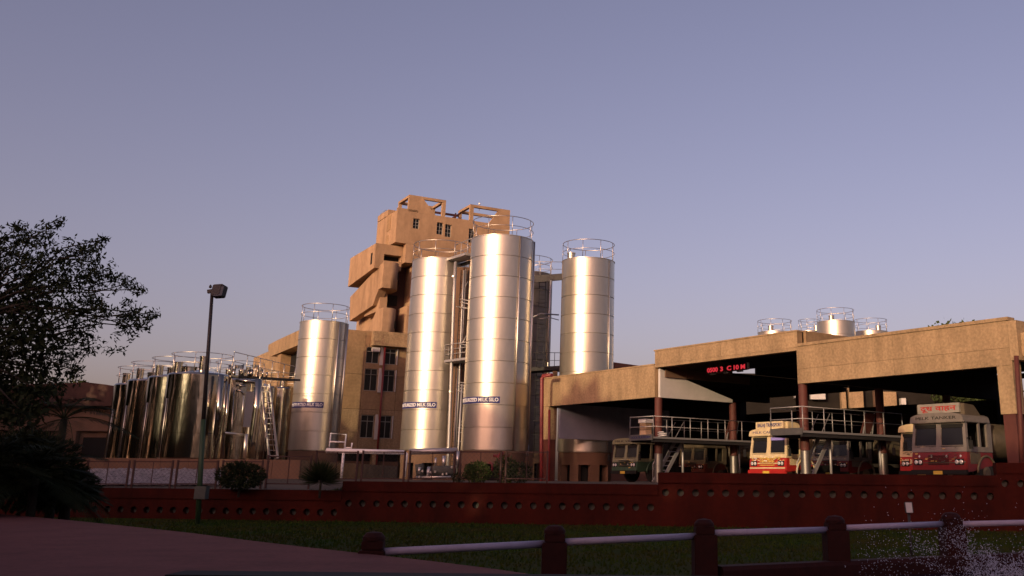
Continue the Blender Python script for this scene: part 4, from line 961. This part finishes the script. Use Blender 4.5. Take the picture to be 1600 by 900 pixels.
# ------------------------------------------------------------------ rubble bank at left
bk = MB(); BA = [-19.6+.55*k for k in range(12)]
A0 = at(105, 757, 39.5); A1 = at(345, 757, 39.5); B0 = at(105, 734, 50); B1 = at(345, 734, 50)
bk.quad(A0, A1, B1, B0); tag(bk.build('rubble_bank', 'conc_grey', fix=False), kind='structure')
rb = MB(); ico = bmesh.new(); bmesh.ops.create_icosphere(ico, subdivisions=1, radius=1.); iv = [v.co.copy() for v in ico.verts]; iff = [tuple(v.index for v in f.verts) for f in ico.faces]; ico.free()
for k in range(5200):
    u_, v_ = random.random(), random.random()**1.6; p = A0.lerp(A1, u_).lerp(B0.lerp(B1, u_), v_); r_ = random.uniform(.04, .10)*(1+.5*v_)
    i = len(rb.v); rt = Matrix.Rotation(random.uniform(0, 6.3), 3, 'Z'); sx, sy, sz = r_*random.uniform(.7, 1.5), r_, r_*random.uniform(.4, .8)
    rb.v += [tuple(p+rt @ Vector((c.x*sx, c.y*sy, c.z*sz))) for c in iv]; rb.f += [tuple(i+j for j in f) for f in iff]; rb.sm += [False]*len(iff)
tag(rb.build('rubble_stones', 'rubble', fix=False), 'pale rubble stones covering the bank below the polished tanks', 'stones', kind='stuff')

# ------------------------------------------------------------------ lamp post
p0 = at(309, 800, 34.2); p1 = at(333, 462, 34.5)
lp = thing('floodlight_post', 'slim tall lamp post with one square floodlight, green painted lower half', 'lamp post', (p0.x, 34.3, .1), 0, absz=True)
zt = p1.z; x1 = p1.x-p0.x
MB().tube([(0, 0, .1), (x1*.45, 0, 3.4)], [.085, .08], 12).build('lower_pole', mat('green_pole_paint', (.02, .05, .018), .6), lp)
MB().tube([(x1*.45, 0, 3.4), (x1, .1, zt)], [.07, .055], 12).build('upper_pole', 'dkmetal', lp)
MB().box(-.17, .2, -.16, .16, .86, 1.27).build('junction_box', 'conc_grey', lp, bev=.01)
q = MB().obox((x1+.27, .0, zt+.12), .42, .34, .42, radians(-20), radians(-12)); h = q.build('floodlight', 'dkmetal', lp, bev=.03)
MB().obox((x1+.33, -.19, zt+.09), .36, .02, .34, radians(-20), radians(-12)).build('lens', 'lampglass', h)
MB().bar((x1-.12, 0, zt+.1), (x1+.1, 0, zt+.14), .12, .12).build('bracket', 'dkmetal', lp); MB().lathe([(.001, zt+.22), (.05, zt+.24), (.05, zt+.3), (.001, zt+.36)], 8, c=(x1-.05, 0)).build('finial', 'dkmetal', lp)

# small garden floodlight in the lawn
p = at(1420, 793, 24)
gl = thing('garden_floodlight', 'small pale square floodlight tilted on a short stake before the wall', 'light', (p.x, 24, 0), 0)
MB().tube([(-.0, .04, 0), (0, .04, p.z-.1)], .03, 8).build('stake', 'dkmetal', gl)
q = MB().obox((0, 0, p.z), .17, .1, .24, radians(10), radians(-10)); q.build('lamp_body', 'dkmetal', gl, bev=.01); MB().obox((-.01, -.055, p.z), .15, .012, .22, radians(10), radians(-10)).build('lamp_face', 'white', gl)

# ------------------------------------------------------------------ foliage
def leafq(b, p, d, n, L, W):
    """one pointed leaf from p along d"""
    s_ = d.cross(n)
    if s_.length < 1e-4: return
    s_ = s_.normalized()*W/2; i = len(b.v)
    b.v += [tuple(p), tuple(p+d*L*.45+s_), tuple(p+d*L), tuple(p+d*L*.45-s_)]; b.f.append((i, i+1, i+2, i+3)); b.sm.append(False)
def rdir(zb=0.):
    v = Vector((random.gauss(0, 1), random.gauss(0, 1), random.gauss(0, 1)+zb)); return v.normalized()
def blob(b, c, r, n, L, W, droop=-.3, sq=.75):
    for _ in range(n):
        v = rdir()*r*random.random()**.4; v.z *= sq; leafq(b, Vector(c)+v, rdir(droop), rdir(), L*random.uniform(.6, 1.3), W*random.uniform(.7, 1.3))
def limb(b, a, c, r0, r1, seg=6, wob=.06):
    a, c = Vector(a), Vector(c); pts = []; rr = []; L = (c-a).length
    for k in range(seg+1):
        t = k/seg; w = rdir()*L*wob*sin(pi*t); pts.append(a.lerp(c, t)+w+Vector((0, 0, L*.07*sin(pi*t)))); rr.append(r0+(r1-r0)*t)
    b.tube(pts, rr, 6)

# overhanging tree at the left
lt = thing('shade_tree', 'dark broad tree with fine drooping leaves overhanging the left edge', 'tree', (-14.2, 18.6, .0), 0)
cl = [(15, 385, 42), (55, 410, 48), (100, 405, 34), (135, 398, 26), (150, 382, 13), (162, 374, 7), (70, 365, 20), (92, 349, 9), (40, 372, 16), (30, 355, 7), (85, 455, 55), (130, 440, 30), (155, 428, 20), (182, 436, 15), (200, 443, 14), (216, 452, 9), (30, 470, 70), (125, 485, 34), (158, 482, 12), (150, 470, 16),
      (198, 494, 18), (215, 490, 15), (205, 512, 12), (232, 496, 10), (226, 512, 8), (242, 492, 5), (50, 530, 58), (105, 530, 34), (130, 520, 20), (20, 585, 62), (75, 575, 36), (105, 565, 22), (118, 580, 12), (135, 545, 12), (60, 610, 36), (90, 600, 14), (-40, 420, 70), (-60, 520, 90), (-50, 610, 80), (10, 640, 50), (40, 650, 30)]
lf = MB(); br = MB(); hub = Vector((-13.2, 18.6, 3.6))
for (x_, y_, r_) in cl:
    Yd = 18.3+random.uniform(-.9, .9); c = at(x_, y_, Yd); R = r_*Yd/1500.
    small = r_ < 30
    blob(lf, c, R*1.05, int(9+r_*r_*(.36 if small else .19)), .10, .034, -.5, .85)
    if not small: blob(lf, c, R*.7, int(r_*r_*(.055 if (x_ < 70 and y_ > 440) else .012)), .17, .08, -.2, .85)
    limb(br, hub+Vector((random.uniform(-.3, .3), 0, random.uniform(-.5, .5))), c, .06 if not small else .03, .008, 6, .05)
    for k in range(3 if small else 1):
        e = c+rdir()*R*1.2; limb(br, c, e, .008, .003, 3, .03)
for (x_, y_) in ((35, 352), (95, 343), (78, 352), (160, 374), (240, 487), (222, 455), (120, 597), (155, 503)):
    c = at(x_, y_, 18.3); blob(lf, c, .12, 26, .09, .03, -.2)
for k in range(120):
    x_ = random.uniform(0, 240); y_ = 350+random.uniform(0, 210)
    if y_ < 350+(x_/240)**2*110 or x_ > 150+90*(1-abs(y_-480)/130): continue
    c = at(x_, y_, 18.3+random.uniform(-.6, .6)); blob(lf, c, .10, 16, .09, .03, -.3)
lf.build('crown', 'leafdk', lt, world=True, fix=False); br.build('branches', 'bark', lt, world=True, fix=False)
tr = MB(); limb(tr, (-14.2, 18.6, -.1), hub, .22, .16, 8, .03); tr.build('trunk', 'bark', lt, world=True)

# palms
def palm(label, c, trunk_z, n, L, spread=(.1, 1.1), lw=.035, nl=26, seedv=1):
    random.seed(seedv); t = thing('feather_palm', label, 'palm', (c.x, c.y, 0.1), 0)
    MB().tube([(0, 0, 0), (.03, 0, c.z*.5), (0, 0, c.z-.1)], [.11, .09, .08], 10).build('trunk', 'bark', t)
    for k in range(n):
        az = 2*pi*k/n+random.uniform(-.25, .25); el = random.uniform(*spread); b = MB(); pts = []; Lk = L*random.uniform(.8, 1.15)
        for j in range(9):
            q = j/8; r_ = Lk*(sin(el+.9)*0+cos(el)*q+.15*q*q); z = c.z-.1+Lk*(sin(el)*q-.55*q*q)
            pts.append(Vector((r_*cos(az), r_*sin(az), z)))
        b.tube(pts, [.016-.012*j/8 for j in range(9)], 4)
        for j in range(nl):
            q = .18+.82*j/nl; f = q*8; i = min(int(f), 7); p = pts[i].lerp(pts[i+1], f-i); d = (pts[i+1]-pts[i]).normalized(); sd_ = d.cross(Vector((0, 0, 1))).normalized()
            for sg in (-1, 1):
                dd = (d*.75+sd_*sg+Vector((0, 0, -.25+random.uniform(-.1, .1)))).normalized(); leafq(b, p, dd, Vector((0, 0, 1)), Lk*.32*sin(pi*min(1, q*.9+.1))+.08, lw)
        b.build('frond', 'leafdk', t, fix=False)
    random.seed(seedv+50); return t
palm('dark feather palm standing before the low hall, fronds against the sky line', at(100, 655, 24), 0, 17, 1.45, (-.1, 1.2), lw=.022, nl=34, seedv=3)
palm('low dark palm clump in the bottom left shade, nearest the plaza', at(55, 745, 22), 0, 46, 1.5, (-.2, 1.45), lw=.022, nl=34, seedv=7)
palm('dark palm half out of view at the left edge', at(-20, 730, 21), 0, 34, 1.5, (-.1, 1.3), lw=.022, nl=34, seedv=9)
palm('small spiky palm between the clump and the garden wall', at(105, 775, 23), 0, 30, .9, (.0, 1.3), lw=.018, nl=26, seedv=12)
# shrubs on the terrace behind the wall
def shrub(name, label, c, rx, rz_, n, L, W, m, spiky=False):
    t = thing(name, label, 'shrub', (c.x, c.y, c.z-rz_), 0); b = MB()
    if spiky:
        for _ in range(n):
            d = rdir(.5); 
            if d.z < -.2: d.z *= -1
            leafq(b, Vector((0, 0, rz_*.55))+d*.1, d, rdir(), rx*random.uniform(.8, 1.2), W)
    else:
        for _ in range(n):
            v = rdir()*random.random()**.33; leafq(b, Vector((v.x*rx, v.y*rx*.8, rz_+v.z*rz_)), (v+rdir()*.6).normalized(), rdir(), L*random.uniform(.7, 1.3), W)
    b.build('foliage', m, t, fix=False); MB().tube([(0, 0, -.3), (0, 0, rz_)], .04, 6).build('stem', 'bark', t); return t
shrub('round_shrub', 'dark clipped round shrub behind the wall beside the lamp post', at(376, 743, 35.9), .82, .42, 2600, .12, .05, 'leafdk')
shrub('dark_bush', 'large dark bush mass in the bottom left shade among the palms', at(40, 735, 24), 1.25, .85, 5200, .16, .05, 'leafdk')
shrub('dark_bush', 'lower dark bush between the palms and the end of the pink paving', at(100, 765, 25), .8, .45, 2600, .14, .045, 'leafdk')
shrub('cycad', 'dark spiky cycad bush in front of the leftmost silo foot', at(502, 744, 35.6), .68, .42, 900, .5, .022, 'leafdk', True)
shrub('round_shrub', 'round green shrub below the tallest silo', at(746, 738, 36), .46, .34, 1500, .09, .04, 'leafmd')
shrub('leafy_shrub', 'upright leafy shrub just right of the hydrant', at(790, 734, 38.5), .42, .5, 900, .12, .05, 'leafmd')
shrub('leafy_shrub', 'sparse leafy shrub left of the red pipe foot', at(812, 738, 38), .45, .34, 700, .1, .04, 'leafdk')
shrub('low_shrub', 'tiny shrub between pumps and the round green shrub', at(716, 746, 36), .25, .14, 300, .07, .03, 'leafdk')
gs = MB()
for k in range(5000):
    a_ = random.uniform(-32, 1.3); b_ = random.uniform(.25, 1.1); z_ = ground_z(a_, b_); p = WP(a_, b_, z_); i = len(gs.v); h_ = random.uniform(.04, .13); t = random.uniform(0, pi)
    gs.v += [(p.x-.02*cos(t), p.y-.02*sin(t), p.z), (p.x+.02*cos(t), p.y+.02*sin(t), p.z), (p.x+random.uniform(-.05, .05), p.y, p.z+h_)]; gs.f.append((i, i+1, i+2)); gs.sm.append(False)
tag(gs.build('verge_grass', 'leafmd', fix=False), 'rough grass strip along the top of the garden wall', 'grass', kind='stuff')

# generic full trees: built once, copied
def big_tree(name, label, loc, H, R, group, seedv, m='leafmd', leaf=.55, n=5200, low=.12):
    random.seed(seedv); t = thing(name, label, 'tree', loc, 0, group); tr = MB(); limb(tr, (0, 0, -.2), (0, 0, H*.6), R*.07, R*.04, 6, .02); cb = MB()
    cs = []
    for k in range(26):
        a_ = random.uniform(0, 2*pi); q = random.uniform(low, 1); rr_ = R*random.uniform(.25, .8)*(1-.55*max(0, q-.5)*1.6); cs.append(Vector((rr_*cos(a_), rr_*sin(a_), H*(.08+.84*q))))
    cs.append(Vector((0, 0, H*.9)))
    for c in cs:
        limb(tr, (0, 0, min(c.z*.7, H*.55)), c, R*.022, .02, 4, .05); blob(cb, c, R*.42, n//27, leaf, leaf*.6, -.1, .8)
    tr.build('trunk', 'bark', t, fix=False); cb.build('crown', m, t, fix=False); return t
# real trees standing behind the photographer, whose shade covers the foreground
def TL(w_, back=25.):  # along-row coordinate -> place
    h = Vector((sin(radians(SUN_AZ)), cos(radians(SUN_AZ)), 0)); p = Vector((-h.y, h.x, 0)); return p*w_+h*back
t0 = big_tree('avenue_tree', 'dense avenue tree behind the camera', (0, 0, 0), 18, 5.0, 'avenue trees behind the camera', 5, n=12000, leaf=.85, low=.0)
tt = tree_of(t0)
row = [(22, 15), (16, 15), (10.5, 15.5), (5, 16.2), (-.5, 16.4), (-6, 16.6), (-11.2, 18.2), (-18.6, 15.0), (-25.8, 20.4), (-30, 22.3), (-36, 21.0), (-41, 18.0), (-46.5, 16.2), (-52, 17.4), (-57.5, 17.6), (-64, 19.5), (-70, 23), (-76, 24), (-82, 24)]
row = [(w_, H, 25+(k % 3)*1.2) for k, (w_, H) in enumerate(row)]+[(w_, 11.5, 14.5+(w_ % 4)*.4) for w_ in range(18, -66, -6)]
ords = 'first second third fourth fifth sixth seventh eighth ninth tenth eleventh twelfth thirteenth fourteenth fifteenth sixteenth seventeenth eighteenth nineteenth'.split()
for k, (w_, H, back) in enumerate(row):
    c = TL(w_, back); o = t0 if k == 0 else dup(tt)
    o.location = (c.x, c.y, 0); o.rotation_euler = (0, 0, k*1.7); o.scale = (1, 1, H/18*1.02)
    o['label'] = ('tall' if back > 20 else 'shorter')+' dense avenue tree behind the camera, '+ords[k if back > 20 else k-19]+' from the east end of its row'
w0 = big_tree('unseen_reflection_tree', 'added unseen dark tree west of the storage tanks, nearest to the wall', (-46, 44, 1.0), 13, 5.5, 'added unseen trees west of the storage tanks', 31, n=7000, leaf=.7, low=.0, m='leafdk')  # out-of-view trees added to darken the reflections in the polished tanks
for k, (x_, y_) in enumerate(((-50, 53), (-53, 62), (-43, 36), (-57, 71))): dup(tree_of(w0), (x_, y_, 1.0), k*1.3, 'added unseen dark tree west of the storage tanks, '+ords[k+1]+' from the wall')
b1 = big_tree('background_tree', 'tree whose top just shows above the canopy roof near its right end', (at(1507, 505, 74).x, 74, 1.5), at(1507, 497, 74).z-1.5, 3.2, 'trees beyond the canopy', 21, n=4200, leaf=.35)
b2 = big_tree('background_tree', 'green tree seen under the canopy beside the right pier', (at(1560, 650, 70).x, 70, 1.5), 6.6, 3.0, 'trees beyond the canopy', 22, n=3600, leaf=.35)
b3 = big_tree('background_tree', 'small yellow green tree above the low hall roof at left', (at(122, 600, 105).x, 105, 1.5), at(120, 588, 105).z-1.5, 2.0, None, 23, n=2600, leaf=.35)

# ------------------------------------------------------------------ fountain splash
random.seed(4); sp = MB()
def drop(p, r):
    i = len(sp.v); st_ = random.uniform(.8, 2.2); d = rdir()
    sp.v += [tuple(p+Vector(c)*r+d*(Vector(c).dot(d))*r*st_) for c in iv]; sp.f.extend([tuple(i+j for j in f) for f in iff]); sp.sm.extend([True]*len(iff))
def jet(x0, y0, vx, vy, n, r, jit, Y):
    for k in range(n):
        t = random.random(); j_ = jit*(.3+t); drop(at(x0+vx*t+random.gauss(0, j_), y0+vy*t+85*t*t+random.gauss(0, j_), Y+random.uniform(-.5, .5)), r*random.choice((.5, .7, 1, 1.3)))
for (x0, y0, vx, vy, n) in ((1535, 905, -70, -150, 420), (1560, 905, -30, -120, 420), (1500, 905, -150, -110, 200), (1540, 905, -190, -150, 130), (1570, 905, 60, -110, 260), (1520, 905, -20, -175, 240), (1600, 905, -90, -90, 380), (1480, 905, -60, -140, 150)):
    jet(x0, y0, vx, vy, n, .0034, 9, 12.4)
for k in range(520): drop(at(random.uniform(1340, 1610), min(904, 905-abs(random.gauss(0, 48))), random.uniform(11.5, 13.2)), random.uniform(.0018, .0042))
for k in range(1100): drop(at(min(1625, random.gauss(1575, 38)), 905-abs(random.gauss(0, 17)), random.uniform(11.8, 12.8)), random.uniform(.002, .0055))
tag(sp.build('fountain_splash', 'drop', fix=False), 'spray of white water drops leaping from the fountain pool at lower right', 'splash', kind='stuff')
